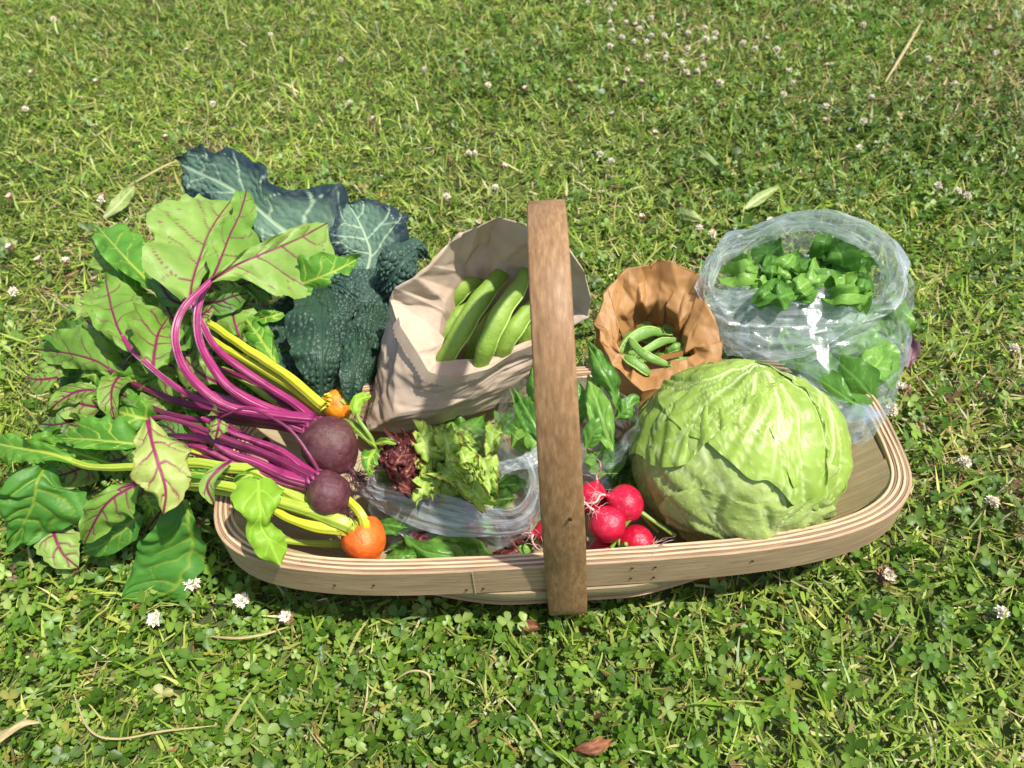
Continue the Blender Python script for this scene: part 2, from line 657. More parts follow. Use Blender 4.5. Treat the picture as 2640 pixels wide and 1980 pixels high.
def hoop(inset, thick, z0, z1, seed, n=220):
    """one bent strip of the rim: closed band with thickness"""
    xo, yo, t = rim_curve(inset, n)
    xi, yi, _ = rim_curve(inset + thick, n)
    rise = 0.006 * (np.abs(xo) / RA) ** 3
    P0 = np.stack([xo, yo, t * 0], -1)
    wob = 0.0007 * vn(P0, 28, seed) + 0.0004 * vn(P0, 90, seed + 5)
    z1v = z1 + rise + wob
    z0v = z0 + rise + 0.0006 * vn(P0, 22, seed + 3)
    ch = thick * 0.18
    sect = [(0, 0, 0), (0, 1, -ch), (ch, 1, 0), (1 - ch, 1, 0), (1, 1, -ch), (1, 0, 0)]
    V, U = [], []
    for (a, top, dz) in ((0, 0, 0), (0, 1, -1), (0.2, 1, 0), (0.8, 1, 0), (1, 1, -1), (1, 0, 0)):
        x = xo * (1 - a) + xi * a
        y = yo * (1 - a) + yi * a
        z = (z1v + dz * ch if top else z0v)
        V.append(np.stack([x, y, z], -1))
        U.append(np.stack([t * 0 + (a * thick + (z if top == 0 else 0.03)), t + seed * 0.37], -1))
    V = np.stack(V, 1)
    U = np.stack(U, 1)
    F = grid_faces(n, 6, wrap_v=True, wrap_u=True)
    return V.reshape(-1, 3), F, U.reshape(-1, 2)


rim = None
plies = [(0.0026, M_BAND), (0.0018, M_PLY_D), (0.0022, M_PLY_L), (0.0018, M_PLY_D), (0.0023, M_PLY_L), (0.0018, M_PLY_D), (0.0025, M_PLY_L)]
ins = 0.0
for k, (th, mt) in enumerate(plies):
    drop = [0.0004, 0.0009, 0.0, 0.0011, 0.0002, 0.0008, 0.0012][k]
    V, F, U = hoop(ins, th, RIM_Z - RIM_H + 0.0006 * k, RIM_Z - drop, 10 + k)
    if k == 0:
        rim = mk('rim', BW(V), F, mt, trug, None, U)
        rim.modifiers.new('edges', 'EDGE_SPLIT').split_angle = math.radians(35)
    else:
        p = mk('rim_strip', BW(V), F, mt, rim, None, U)
        p.modifiers.new('edges', 'EDGE_SPLIT').split_angle = math.radians(35)
    ins += th + 0.00012
# the lapped joint in the outer strip
V = []
xj = -0.083
for (dy, z) in ((0, RIM_Z - RIM_H), (0, RIM_Z - 0.001)):
    for dx in (0, 0.0007):
        V.append((xj + dx, -RB - 0.0002, z))
        V.append((xj + dx, -RB - 0.0007, z))
V = np.array(V)
jv = [V[0], V[2], V[3], V[1], V[4], V[6], V[7], V[5]]
mk('strip_end', BW(np.array(jv)), [(0, 1, 2, 3), (4, 5, 6, 7), (0, 1, 5, 4), (1, 2, 6, 5), (2, 3, 7, 6), (3, 0, 4, 7)], M_PLY_L, rim, None, np.array([(0, 0)] * 8), smooth=False)


def hull(s, w, off=0.0):
    s = np.asarray(s, float)
    w = np.asarray(w, float)
    a = np.abs(s)
    b = 0.1190 - 0.0210 * sm(0.15, 0.58, a)
    zt = 0.0755 + 0.0415 * sm(0.55, 0.88, a)
    z0 = 0.016 + (0.1165 - 0.016) * a ** 2.7
    zt = np.maximum(zt, z0 + 0.002)
    ph = np.abs(w) * math.pi / 2
    Y = np.sign(w) * (b + off) * np.sin(ph) ** 0.75
    Z = z0 + (zt - z0) * (1 - np.cos(ph) ** 0.9) - off * np.cos(ph)
    X = s * 0.3040 * (1 - (np.clip(np.abs(Y) / 0.1075, 0, 1)) ** 4 * a ** 4) ** 0.25
    return np.stack([X, Y, Z], -1)


edges = [-1.0, -0.70, -0.42, -0.14, 0.14, 0.42, 0.70, 1.0]
for k in range(7):
    lo, hi = edges[k] - (0.0 if k == 0 else 0.012), edges[k + 1] + (0.0 if k == 6 else 0.012)
    off = 0.0036 if k in (1, 5) else (0.0 if k in (0, 6, 2, 4) else 0.003)
    s = np.linspace(-1, 1, 71)
    w = np.linspace(lo, hi, 9)
    S_, W_ = np.meshgrid(s, w, indexing='ij')
    top = hull(S_, W_, off)
    bot = hull(S_, W_, off + 0.0028)
    nu, nv = S_.shape
    Vv = np.concatenate([top.reshape(-1, 3), bot.reshape(-1, 3)])
    f = grid_faces(nu, nv)
    n0 = nu * nv
    Fs = [tuple(q[::-1]) for q in f] + [tuple(q + n0) for q in f]
    ring = [i * nv for i in range(nu)] + [(nu - 1) * nv + j for j in range(1, nv)] + [i * nv + nv - 1 for i in range(nu - 2, -1, -1)] + [j for j in range(nv - 2, 0, -1)]
    for i in range(len(ring)):
        a_, b2 = ring[i], ring[(i + 1) % len(ring)]
        Fs.append((a_, b2, b2 + n0, a_ + n0))
    U = np.stack([W_ * 0.12 + k * 0.3, S_ * 0.3 + k * 0.77], -1).reshape(-1, 2)
    mk('hull_board', BW(Vv), Fs, M_LOWER if k in (1, 5) else M_BOARD, trug, None, np.vstack([U, U]), smooth=False)

# handle: one bent strap, a closed hoop that runs under the hull
hp = [(-0.0, 0.0095), (-0.06, 0.0095), (-0.1005, 0.014), (-0.1215, 0.035), (-0.1245, 0.07), (-0.1250, 0.115), (-0.1275, 0.165), (-0.1245, 0.225), (-0.112, 0.285), (-0.086, 0.335), (-0.045, 0.367), (0.0, 0.377)]
hp = hp + [(-y, z) for (y, z) in hp[-2:0:-1]]
hc = spline(np.array([(0, y, z) for (y, z) in hp] + [(0, hp[0][0], hp[0][1])]), 140)[:-1]
nh = len(hc)
Tn = unit(np.roll(hc, -1, 0) - np.roll(hc, 1, 0))
out_n = np.stack([np.zeros(nh), -Tn[:, 2], Tn[:, 1]], -1)
outc = hc - np.array([0, 0, 0.17])
out_n = out_n * np.sign((out_n * outc).sum(1))[:, None]
hwid = 0.0176 - 0.0030 * sm(0.12, 0.36, hc[:, 2])
leanx = -0.0110 * (hc[:, 2] - 0.02) / 0.36
th = 0.0052
prof = [(-1, 0.0), (-1, 0.7), (-0.9, 1.0), (0.9, 1.0), (1, 0.7), (1, 0.0), (0.92, -0.25), (-0.92, -0.25)]
Ld = np.concatenate([[0], np.cumsum(np.linalg.norm(np.diff(hc, axis=0), axis=1))])
V, U = [], []
for (a, d) in prof:
    p = hc + out_n * (d - 0.5) * th * 0.8
    p = p + np.stack([leanx + 0.045 * hc[:, 1] + 0.0055 + a * hwid, np.zeros(nh), np.zeros(nh)], -1)
    V.append(p)
    U.append(np.stack([np.full(nh, a * 0.017 + d * 0.004), Ld], -1))
handle = mk('handle', BW(np.stack(V, 1).reshape(-1, 3)), grid_faces(nh, 8, wrap_v=True, wrap_u=True), M_HANDLE, trug, None, np.stack(U, 1).reshape(-1, 2))
md = handle.modifiers.new('bevel', 'EDGE_SPLIT')
md.split_angle = math.radians(50)


def disc(c, n, r, h=0.001, k=14):
    n = unit(n)
    a = unit(np.cross(n, (0.3, 0.2, 0.9)))
    b = np.cross(n, a)
    an = np.linspace(0, 2 * np.pi, k, endpoint=False)
    ring = lambda rr, hh: np.asarray(c) + n * hh + rr * (np.cos(an)[:, None] * a + np.sin(an)[:, None] * b)
    V = np.vstack([ring(r, -h), ring(r, h * 0.4), ring(r * 0.7, h), (np.asarray(c) + n * h)[None]])
    F = [tuple(f) for f in grid_faces(3, k, wrap_v=True)] + [(2 * k + i, 2 * k + (i + 1) % k, 3 * k) for i in range(k)]
    return V, F


def nail(p, n, r):
    V, F = disc(BW(np.array(p)), unit(BW(np.array(p) + n) - BW(np.array(p))), r)
    return mk('nail', V, F, M_NAIL, trug, None)


# nails through the end boards
for (s, w, r) in ((0.965, 0.02, 0.0042), (0.965, 0.33, 0.0042), (-0.965, -0.1, 0.0042), (-0.965, -0.4, 0.0042), (-0.965, 0.25, 0.0042)):
    p = hull(s, w, -0.0004)
    d = hull(s - 0.02 * np.sign(s), w) - hull(s, w)
    n = unit(np.array([d[2] * -np.sign(s) if False else -np.sign(s) * abs(d[2]), 0, abs(d[0])]))
    nail(p, n, r)
for (x, z) in ((0.055, 0.105), (0.075, 0.104), (0.055, 0.088), (0.075, 0.087), (0.16, 0.100), (-0.09, 0.085), (-0.075, 0.086), (-0.17, 0.098), (-0.205, 0.096)):
    nail((x, -RB * (1 - (abs(x) / RA) ** RN) ** (1 / RN) - 0.0002, z), np.array([0, -1.0, 0]), 0.0011)
nail((0.0, -0.1305, 0.20), np.array([0, -1.0, 0.1]), 0.0015)
# two wooden feet under the hull
for sx in (-1, 1):
    x0, x1 = sx * 0.145 - 0.016, sx * 0.145 + 0.016
    V = []
    for x in (x0, x1):
        zz = hull(x / 0.302, 0.0, 0.0062)[2] - 0.0005
        V += [(x, -0.078, -0.003), (x, 0.078, -0.003), (x, 0.070, zz + 0.004), (x, 0.055, zz), (x, -0.055, zz), (x, -0.070, zz + 0.004)]
    F = [(0, 1, 2, 3, 4, 5), (11, 10, 9, 8, 7, 6)] + [(i, (i + 1) % 6, (i + 1) % 6 + 6, i + 6) for i in range(6)]
    V = np.array(V)
    mk('foot', BW(V), F, M_FOOT, trug, None, V[:, [0, 1]], smooth=False)
# ---------------------------------------------------------------- leaves, stems, roots
CAMP = np.array([0, 0, CAMH])


def rot_about(v, ax, ang):
    c, s = np.cos(ang)[..., None], np.sin(ang)[..., None]
    return v * c + np.cross(ax, v) * s + ax * (ax * v).sum(-1, keepdims=True) * (1 - c)


def leaf_grid(spine, wl, wr, hint=None, roll=0.0, cup=0.15, frill=0.0, ff=7.0, nv=5, slope=0.22, bub=0.0, bubs=90, pk=0.0,
              lob=0.06, mid=0.0, seed=0, nu=80, nw=47, vw=0.03, curl=0.0, branch=True, tooth=0.0):
    """leaf blade: spine points (world), half widths (metres) at even stations left / right.
    returns vertices, faces, attrs, uv"""
    P = spline(np.asarray(spine, float), nu)
    u = np.linspace(0, 1, nu)
    st = lambda a: np.interp(u, np.linspace(0, 1, len(a)), a)
    ws = lambda a: np.convolve(np.pad(st(a), 3, mode='edge'), np.ones(7) / 7, 'valid')
    WL, WR = ws(wl), ws(wr)
    end = np.clip(np.minimum((1 - u) * 14, 1), 0.06, 1) ** 0.6
    WL, WR = WL * end, WR * end
    L = np.linalg.norm(np.diff(P, axis=0), axis=1).sum()
    T = tans(P)
    n0 = unit(CAMP - P) if hint is None else np.broadcast_to(unit(np.array(hint, float)), P.shape)
    rl = np.radians(st(roll if hasattr(roll, '__len__') else [roll, roll]))
    n0 = rot_about(n0, T, rl)
    S = unit(np.cross(T, n0))
    Nn = np.cross(S, T)
    v = np.linspace(-1, 1, nw)
    v = np.sign(v) * np.abs(v) ** 1.25
    U, V = np.meshgrid(u, v, indexing='ij')
    q = np.stack([U * 3 + seed * 1.7, np.sign(V) * 2.0, U * 0], -1)
    out = 1 + lob * 2.2 * vn(q, 2.2, seed) + lob * 1.2 * vn(q, 6, seed + 1)
    if tooth:
        out = out + tooth * vn(q, 26, seed + 5)
    Wd = np.where(V > 0, WR[:, None], WL[:, None]) * out
    D = V * Wd
    side = np.abs(V)
    Wm = np.maximum(WL, WR)[:, None]
    # veins
    vm = V - mid
    mw = (0.0011 + 0.0016 * (1 - U)) * vw / 0.03
    mdist = np.abs(vm) * Wm
    vein = 1 - sm(0.4, 1.0, mdist / mw)
    vr = np.random.default_rng(seed + 900)
    pad = np.zeros_like(U)
    for sd in (-1, 1):
        on = (vm * sd > 0)
        avm = np.abs(vm)
        for i in range(nv):
            ui = 0.08 + 0.80 * (i + 0.3 * vr.random() + (0.25 if sd > 0 else 0)) / nv
            sl = slope * (0.8 + 0.5 * vr.random())
            bend = 0.04 * vn(np.stack([avm * 3, U * 0 + i, U * 0 + sd], -1), 1.0, seed + i)
            dist = np.abs(U - (ui + sl * avm ** 1.2 + bend)) * L
            wv = np.maximum(0.0016 * (1 - 0.6 * avm), 0.0008) * vw / 0.03
            m = (1 - sm(0.4, 1.2, dist / np.maximum(wv, 3e-4))) * on * (1 - sm(0.75, 1.0, avm))
            vein = np.maximum(vein, m * 0.95)
            pad = np.maximum(pad, (1 - sm(0, 0.35 * L / nv, dist)) * on)
            if branch:
                b0 = 0.35 + 0.3 * vr.random()
                db = np.abs(U - (ui + sl * b0 ** 1.2 + (avm - b0) * sl * (2.6 if vr.random() < 0.5 else -0.6))) * L
                m2 = (1 - sm(0.4, 1.2, db / np.maximum(wv * 0.7, 2e-4))) * on * (avm > b0) * (1 - sm(0.7, 0.95, avm))
                vein = np.maximum(vein, m2 * 0.8)
    H = cup * D * V * 1.0
    if curl:
        H = H + curl * Wd * np.clip(side - 0.55, 0, 1) ** 2 * 4
    if frill:
        ph = np.stack([U * L * ff * 7 + seed, np.sign(V) * 5 + V * 0.6, U * 0], -1)
        H = H + frill * 3.0 * side ** 1.8 * (vn(ph, 1.0, seed + 8) + 0.7 * vn(ph, 2.1, seed + 9))
    q2 = np.stack([U * L, D, U * 0 + seed], -1)
    H = H + 0.0062 * fbm(q2, 26, seed + 3, 3) * (0.25 + side)
    if pk:
        H = H + 0.45 * pk * (1 - pad) * (0.4 + 0.6 * np.sin(np.pi * np.clip(side, 0, 1)))
    if bub:
        wu = 0.3 * vn(q2, 60, seed + 4)
        f1, f2 = voro2(U * L * bubs + wu, D * bubs + wu, seed)
        b1 = sm(-0.05, 0.5, f2 - f1) * np.clip(1.15 - 0.9 * f1 ** 1.5, 0, 2)
        b1 = b1 * (0.7 + 0.5 * vn(q2, 45, seed + 6))
        H = H + bub * b1 * sm(0.05, 0.2, np.abs(vm))
    H = H - 0.0006 * vein
    X = P[:, None] + S[:, None] * D[..., None] + Nn[:, None] * H[..., None]
    uv = np.stack([U, V], -1).reshape(-1, 2)
    return X.reshape(-1, 3), grid_faces(nu, nw), {'vein': vein.ravel(), 'edge': side.ravel()}, uv


def leaf(name, spine, wl, wr, mat, parent=None, zmin=0.012, **kw):
    V, F, A, uv = leaf_grid(spine, wl, wr, **kw)
    V[:, 2] = np.maximum(V[:, 2], zmin + 0.002 * np.sin(V[:, 0] * 300))
    return mk(name, V, F, mat, parent, A, uv)


def Zf(ox, oy, sc):
    def f(x, y, z):
        return W(ox + x / sc, oy + y / sc, z)
    f.sc = sc
    f.S = lambda pts: np.array([W(ox + x / sc, oy + y / sc, z) for (x, y, z) in pts])
    f.w = lambda ws, sp: [M_(k / sc, sp[len(sp) // 2]) for k in ws]
    return f


Z1, Z2 = Zf(0, 330, 2.212), Zf(0, 900, 2.212)
Z3, Z4 = Zf(700, 500, 2.552), Zf(700, 950, 2.087)
Z5, Z6 = Zf(1450, 500, 2.328), Zf(1500, 900, 2.44)


def zleaf(Z, name, pts, wl, wr, mat, parent, **kw):
    sp = Z.S(pts)
    return leaf(name, sp, Z.w(wl, sp), Z.w(wr, sp), mat, parent, **kw)


# colours of the leaves
PURP = srgb('7d1f4c')
M_BEET = leaf_mat('beet_leaf_pale', srgb('769a3a'), srgb('90b250'), PURP, 0.25, 0.47, spots=0.5)
M_BEET2 = leaf_mat('beet_leaf_fresh', srgb('64922a'), srgb('82ad40'), PURP, 0.28, 0.47, spots=0.3)
M_BEETD = leaf_mat('beet_leaf_deep', srgb('4a7c28'), srgb('609236'), srgb('5a2038'), 0.25, 0.47)
M_GOLD = leaf_mat('golden_beet_leaf', srgb('4c8a22'), srgb('63a02c'), srgb('a9bd4e'), 0.28, 0.47)
M_GOLDD = leaf_mat('golden_beet_leaf_deep', srgb('3d7822'), srgb('508e2e'), srgb('7f9b36'), 0.25, 0.47)
M_LIME = leaf_mat('lime_leaf', srgb('7fb01c'), srgb('93c22b'), srgb('a5cd46'), 0.35, 0.47)
M_TWO = leaf_mat('yellowing_beet_leaf', srgb('97a94a'), srgb('a9bb5f'), srgb('8a2a52'), 0.25, 0.47, edge=srgb('8f6a4a'), edge_lo=0.93, spots=0.7)


def stem_mat(name, base, dark, light, rough=0.38):
    m, nt, b, out = nodes(name)
    uv = coords(nt, 'UV')
    st = noise(nt, mapping(nt, uv, (13, 5, 1)), 1.6, 3, 0.55)
    c = ramp(nt, st, [(0.36, dark), (0.46, base), (0.56, base), (0.66, light)])
    nt.links.new(c, b.inputs['Base Color'])
    b.inputs['Roughness'].default_value = rough
    bl = noise(nt, coords(nt), 60, 4, 0.65)
    c = mixc(nt, ramp(nt, bl, [(0.52, (0, 0, 0)), (0.72, (0.7, 0.7, 0.7))]), c, dark)
    nt.links.new(c, b.inputs['Base Color'])
    bump(nt, st, 0.3, 0.002, b)
    return m


M_STEMP = stem_mat('magenta_stem', srgb('93275c'), srgb('5e173a'), srgb('cfa0aa'))
M_STEMD = stem_mat('dark_purple_stem', srgb('6e1d42'), srgb('46102c'), srgb('9c5072'))
M_STEMY = stem_mat('yellow_stem', srgb('bcbc2c'), srgb('98a426'), srgb('d6cf58'))
M_STEMG = stem_mat('yellow_green_stem', srgb('9fb038'), srgb('7e962e'), srgb('bfc763'))


def stem(Z, pts, r0, r1, mat, parent, flat=0.7, groove=5, n=48, name='stem'):
    sp = Z.S(pts)
    P = spline(sp, n)
    R = np.linspace(M_(r0 * (1.2 if r0 > 15 else 1) / Z.sc, sp[0]), M_(r1 / Z.sc, sp[-1]), n)
    P = P + 0.0011 * np.stack([vn(P, 38, 71), vn(P, 38, 72), vn(P, 38, 73)], -1)
    R = 1.18 * R * (1 + 0.14 * vn(P, 45, len(pts)))
    R[-1] *= 0.5
    V, F, uv = tube(P, R, 20, CAMP - P, flat * .85, groove, 0.30)
    return mk(name, V, F, mat, parent, None, uv)


def lathe(c, axis, prof, seg=36, wob=0.02, seed=0):
    """surface of revolution about axis through c; prof = (distance along axis, radius)"""
    ax = unit(axis)
    a = unit(np.cross(ax, (0.21, 0.3, 0.93)))
    b = np.cross(ax, a)
    pr = spline(np.array([(t, r, 0) for t, r in prof]), max(26, 4 * len(prof)))
    an = np.linspace(0, 2 * np.pi, seg, endpoint=False)
    V = np.asarray(c) + pr[:, 0][:, None, None] * ax + np.maximum(pr[:, 1], 1e-5)[:, None, None] * (np.cos(an)[None, :, None] * a + np.sin(an)[None, :, None] * b)
    d = V - np.asarray(c)
    V = np.asarray(c) + d * (1 + wob * fbm(d, 60, seed, 2))[..., None]
    uv = np.stack([np.broadcast_to(an / 6.283, V.shape[:2]), np.broadcast_to((pr[:, 0] / (prof[-1][0] - prof[0][0]))[:, None], V.shape[:2])], -1)
    F = [tuple(f) for f in grid_faces(len(pr), seg, wrap_v=True)]
    F.append(tuple(range(seg - 1, -1, -1)))
    F.append(tuple(range((len(pr) - 1) * seg, len(pr) * seg)))
    return V.reshape(-1, 3), F, uv.reshape(-1, 2)


def hairs(name, origin, dirs, n, L, r, mat, parent, seed, spread=0.8, sag=0.5):
    g = Geo()
    rr = np.random.default_rng(seed)
    for i in range(n):
        o = np.asarray(origin[rr.integers(0, len(origin))], float)
        d = unit(np.asarray(dirs[rr.integers(0, len(dirs))], float) + spread * rr.normal(size=3) * 0.6)
        ln = L * (0.4 + 0.8 * rr.random())
        p = [o]
        for k in range(6):
            d = unit(d + 0.45 * rr.normal(size=3) + np.array([0, 0, -sag * 0.3]))
            p.append(p[-1] + d * ln / 6)
        P = spline(np.array(p), 16)
        P[:, 2] = np.maximum(P[:, 2], 0.02)
        V, F, uv = tube(P, np.linspace(r * (0.6 + 0.6 * rr.random()), r * 0.25, 16), 5)
        g.add(V, F, uv)
    o = g.build(name, mat, parent)
    o['kind'] = 'stuff'
    return o


def root_mat(name, stops, rough=0.45, ns=40, speck=None, sss=0.1, soil=0.0):
    m, nt, b, out = nodes(name)
    v = coords(nt)
    c = ramp(nt, noise(nt, v, ns, 5, 0.65), stops)
    if speck:
        c = mixc(nt, ramp(nt, noise(nt, v, 190, 4, 0.7), [(0.55, (0, 0, 0)), (0.72, (0.75, 0.75, 0.75))]), c, speck)
    if soil:
        c = mixc(nt, ramp(nt, noise(nt, v, 38, 6, 0.72), [(0.52, (0, 0, 0)), (0.68, (soil, soil, soil))]), c, srgb('6a5140'))
    nt.links.new(c, b.inputs['Base Color'])
    b.inputs['Roughness'].default_value = rough
    b.inputs['Subsurface Weight'].default_value = sss
    b.inputs['Subsurface Radius'].default_value = (0.006, 0.002, 0.001)
    bump(nt, noise(nt, v, 140, 5, 0.7), 0.5, 0.003, b)
    return m


M_BROOT = root_mat('beet_skin', [(0.3, srgb('401a22')), (0.55, srgb('54262e')), (0.8, srgb('6d423c'))], 0.55, 50, srgb('6d4a44'), .05, .6)
M_GROOT = root_mat('golden_beet_skin', [(0.3, srgb('e2551c')), (0.55, srgb('ee6d20')), (0.8, srgb('f2871f'))], 0.42, 30, srgb('d9752e'), .08, .3)
M_GCROWN = root_mat('golden_beet_crown', [(0.3, srgb('e0a012')), (0.6, srgb('d8741a')), (0.8, srgb('7c3a1c'))], 0.45, 110)
M_HAIRD = root_mat('dark_root_hair', [(0.3, srgb('2c141c')), (0.7, srgb('5a2c34'))], 0.7)
M_HAIRB = root_mat('brown_root_hair', [(0.3, srgb('5f3330')), (0.7, srgb('8a5a48'))], 0.7)


def beet(name, label, c, crown, tail, rad, mat, cmat, hmat, nh, seed, asp=1.0):
    t = thing(name, label, 'beetroot', (c[0], c[1], c[2] - rad))
    ax = unit(tail - crown)
    R = rad
    V, F, uv = lathe(c, ax, [(-1.06 * R * asp, 0.02 * R), (-1.02 * R * asp, 0.34 * R), (-0.90 * R * asp, 0.55 * R), (-0.55 * R * asp, 0.88 * R), (0, 1.0 * R), (0.5 * R * asp, 0.87 * R), (0.86 * R * asp, 0.52 * R), (1.08 * R * asp, 0.2 * R), (1.28 * R * asp, 0.09 * R), (1.5 * R * asp, 0.05 * R)], 48, 0.13, seed)
    root = mk('root', V, F, mat, t, None, uv)
    g = Geo()
    rr = np.random.default_rng(seed)
    for k in range(9):
        a = k * 0.7
        o1 = unit(np.cross(ax, (0.3, 0.2, 0.9)))
        o2 = np.cross(ax, o1)
        d = np.cos(a) * o1 + np.sin(a) * o2
        p0 = c - ax * R * 0.86 * asp + d * R * 0.48
        p1 = c - ax * R * 1.14 * asp + d * R * 0.30
        V, F, uv = tube(spline(np.array([p0, (p0 + p1) / 2 + d * R * 0.04, p1]), 6), np.array([0.06, 0.09, 0.10, 0.09, 0.07, 0.03]) * R, 7)
        g.add(V, F, uv)
    g.build('crown', cmat, t)
    e = c + ax * 1.45 * R * asp
    tp = [e - ax * 0.15 * R, e + ax * 0.5 * R + np.array([0, 0, -0.2 * R]), e + ax * 1.1 * R + np.array([0.3 * R, -0.2 * R, -0.3 * R])]
    V, F, uv = tube(spline(np.array(tp), 20), np.linspace(0.06 * R, 0.012 * R, 20), 7)
    mk('taproot', V, F, hmat, t, None, uv)
    hairs('root_hairs', [e, c + ax * 1.2 * R * asp, c + ax * 1.0 * R * asp], [ax, ax + np.array([0, -0.3, 0.2])], nh, R * 1.1, 0.00036, hmat, t, seed, 0.9)
    hairs('long_root_hairs', [e, e - ax * R * .2], [ax, ax + np.array([.4, .1, .35]), ax + np.array([.5, -.2, .2])], max(4, nh // 5), R * 2.6, 0.00042, hmat, t, seed + 50, 0.7, .25)
    return t


# ---- large purple beetroot
c = W(852, 1152, 0.150)
B1 = beet('beetroot', 'large round dark purple beetroot with long arching magenta stems', c, W(800, 1085, 0.165), W(930, 1235, 0.14), M_(72, c), M_BROOT, M_STEMP, M_HAIRD, 70, 3)
stem(Z1, [(1800, 1660, .163), (1500, 1625, .166), (1330, 1595, .17), (1200, 1525, .178), (1070, 1390, .19), (1005, 1230, .20), (1010, 1110, .208), (1060, 1010, .216), (1150, 920, .220), (1215, 862, .222)], 26, 17, M_STEMP, B1)
zleaf(Z1, 'leaf', [(1200, 872, .222), (1350, 780, .224), (1520, 705, .222), (1700, 630, .216), (1870, 540, .206)],
      [8, 30, 60, 70, 66, 55, 12], [10, 55, 235, 330, 300, 185, 16], M_BEET, B1, cup=0.12, frill=.0022, nv=4, lob=.07, seed=11, tooth=.03, pk=.003)
stem(Z1, [(1800, 1690, .158), (1600, 1625, .163), (1400, 1540, .171), (1250, 1420, .179), (1160, 1270, .188), (1122, 1110, .198), (1150, 960, .207), (1215, 850, .214)], 30, 15, M_STEMP, B1)
zleaf(Z1, 'leaf', [(1205, 868, .212), (1260, 740, .216), (1310, 610, .217), (1370, 480, .213), (1412, 340, .203)],
      [10, 60, 110, 75, 30, 60, 75, 20], [10, 170, 250, 200, 110, 85, 75, 25], M_BEET2, B1, cup=-0.12, frill=.002, nv=4, lob=.08, seed=12, roll=14, tooth=.03)
stem(Z1, [(1810, 1680, .156), (1720, 1600, .158), (1560, 1490, .163), (1400, 1390, .17), (1250, 1270, .178), (1165, 1150, .186), (1112, 1030, .197), (1092, 950, .204)], 22, 15, M_STEMP, B1)
zleaf(Z1, 'leaf', [(1088, 970, .204), (1105, 860, .207), (1150, 720, .209), (1195, 600, .208), (1255, 500, .204), (1320, 415, .196)],
      [30, 235, 290, 300, 290, 220, 150, 40], [15, 50, 60, 40, 60, 70, 50, 15], M_BEET, B1, cup=0.10, frill=.003, nv=5, lob=.08, seed=13, roll=-8, tooth=.03, pk=.003)
stem(Z1, [(1790, 1700, .152), (1500, 1660, .152), (1300, 1610, .155), (1150, 1550, .16), (1000, 1470, .166), (880, 1380, .17), (760, 1275, .175), (690, 1180, .178)], 20, 11, M_STEMP, B1)
zleaf(Z1, 'leaf', [(770, 1285, .172), (690, 1180, .178), (640, 1050, .18), (600, 860, .172)],
      [10, 60, 120, 150, 110, 20], [14, 110, 215, 260, 140, 20], M_BEET2, B1, cup=-0.15, frill=.004, nv=4, lob=.1, seed=14, tooth=.03)
zleaf(Z1, 'leaf', [(870, 1385, .166), (885, 1260, .172), (905, 1170, .174), (965, 1075, .168)],
      [12, 130, 180, 160, 40], [12, 130, 190, 110, 30], M_BEET2, B1, cup=0.1, frill=.004, nv=4, lob=.1, seed=15, tooth=.03, roll=10)
stem(Z1, [(1760, 1700, .147), (1400, 1655, .143), (1180, 1595, .14), (1000, 1555, .138), (870, 1500, .135), (740, 1440, .132), (620, 1375, .133)], 24, 12, M_STEMD, B1)
zleaf(Z1, 'leaf', [(740, 1440, .13), (620, 1375, .134), (540, 1330, .136), (400, 1290, .132), (195, 1262, .115)],
      [8, 30, 55, 80, 80, 60, 12], [10, 60, 140, 180, 150, 70, 12], M_BEET2, B1, cup=-0.2, frill=.003, nv=4, lob=.08, seed=16, roll=-10)
stem(Z1, [(1790, 1720, .15), (1600, 1560, .15), (1420, 1440, .148), (1200, 1350, .146), (1080, 1300, .142)], 16, 9, M_STEMD, B1)
stem(Z1, [(1780, 1730, .146), (1500, 1690, .14), (1250, 1660, .136), (1000, 1640, .13), (840, 1580, .125), (700, 1540, .12)], 20, 10, M_STEMD, B1)
stem(Z1, [(1780, 1740, .150), (1560, 1650, .158), (1400, 1590, .160), (1250, 1530, .158), (1120, 1480, .15)], 20, 10, M_STEMP, B1)
zleaf(Z1, 'leaf', [(900, 930, .165), (770, 800, .175), (670, 690, .175), (545, 550, .16)], [15, 60, 90, 80, 20], [20, 90, 150, 170, 120, 20], M_GOLD, B1, cup=-.2, frill=.004, nv=4, seed=17, lob=.1)
zleaf(Z1, 'leaf', [(1060, 1010, .17), (960, 960, .178), (880, 800, .178), (830, 640, .17)], [20, 60, 60, 50, 20], [20, 70, 70, 50, 20], M_BEETD, B1, cup=-.2, frill=.003, seed=18, lob=.1)
zleaf(Z1, 'leaf', [(720, 1260, .14), (620, 1190, .148), (520, 1120, .145), (440, 1060, .13)], [20, 70, 80, 60, 10], [20, 80, 100, 70, 10], M_BEET, B1, cup=-.2, frill=.004, seed=19, lob=.1)
zleaf(Z1, 'leaf', [(1150, 1000, .185), (1250, 990, .19), (1330, 960, .19), (1420, 940, .18)], [20, 60, 60, 20], [20, 80, 80, 20], M_BEETD, B1, cup=.1, seed=20)
zleaf(Z1, 'leaf', [(1180, 1180, .165), (1150, 1080, .18), (1190, 1040, .185), (1210, 1020, .186)], [10, 60, 50, 10], [10, 50, 50, 10], M_BEET, B1, cup=.2, seed=21)
zleaf(Z2, 'leaf', [(690, 130, .142), (640, 210, .146), (635, 310, .14), (655, 412, .125)], [30, 100, 80, 40, 5], [30, 60, 70, 60, 5], M_BEET2, B1, cup=.3, frill=.002, seed=22, roll=25)
zleaf(Z2, 'leaf', [(600, 235, .118), (450, 240, .122), (340, 300, .118), (290, 350, .11)], [10, 50, 60, 40, 5], [10, 40, 60, 60, 10], M_BEET2, B1, cup=-.3, frill=.003, seed=23)
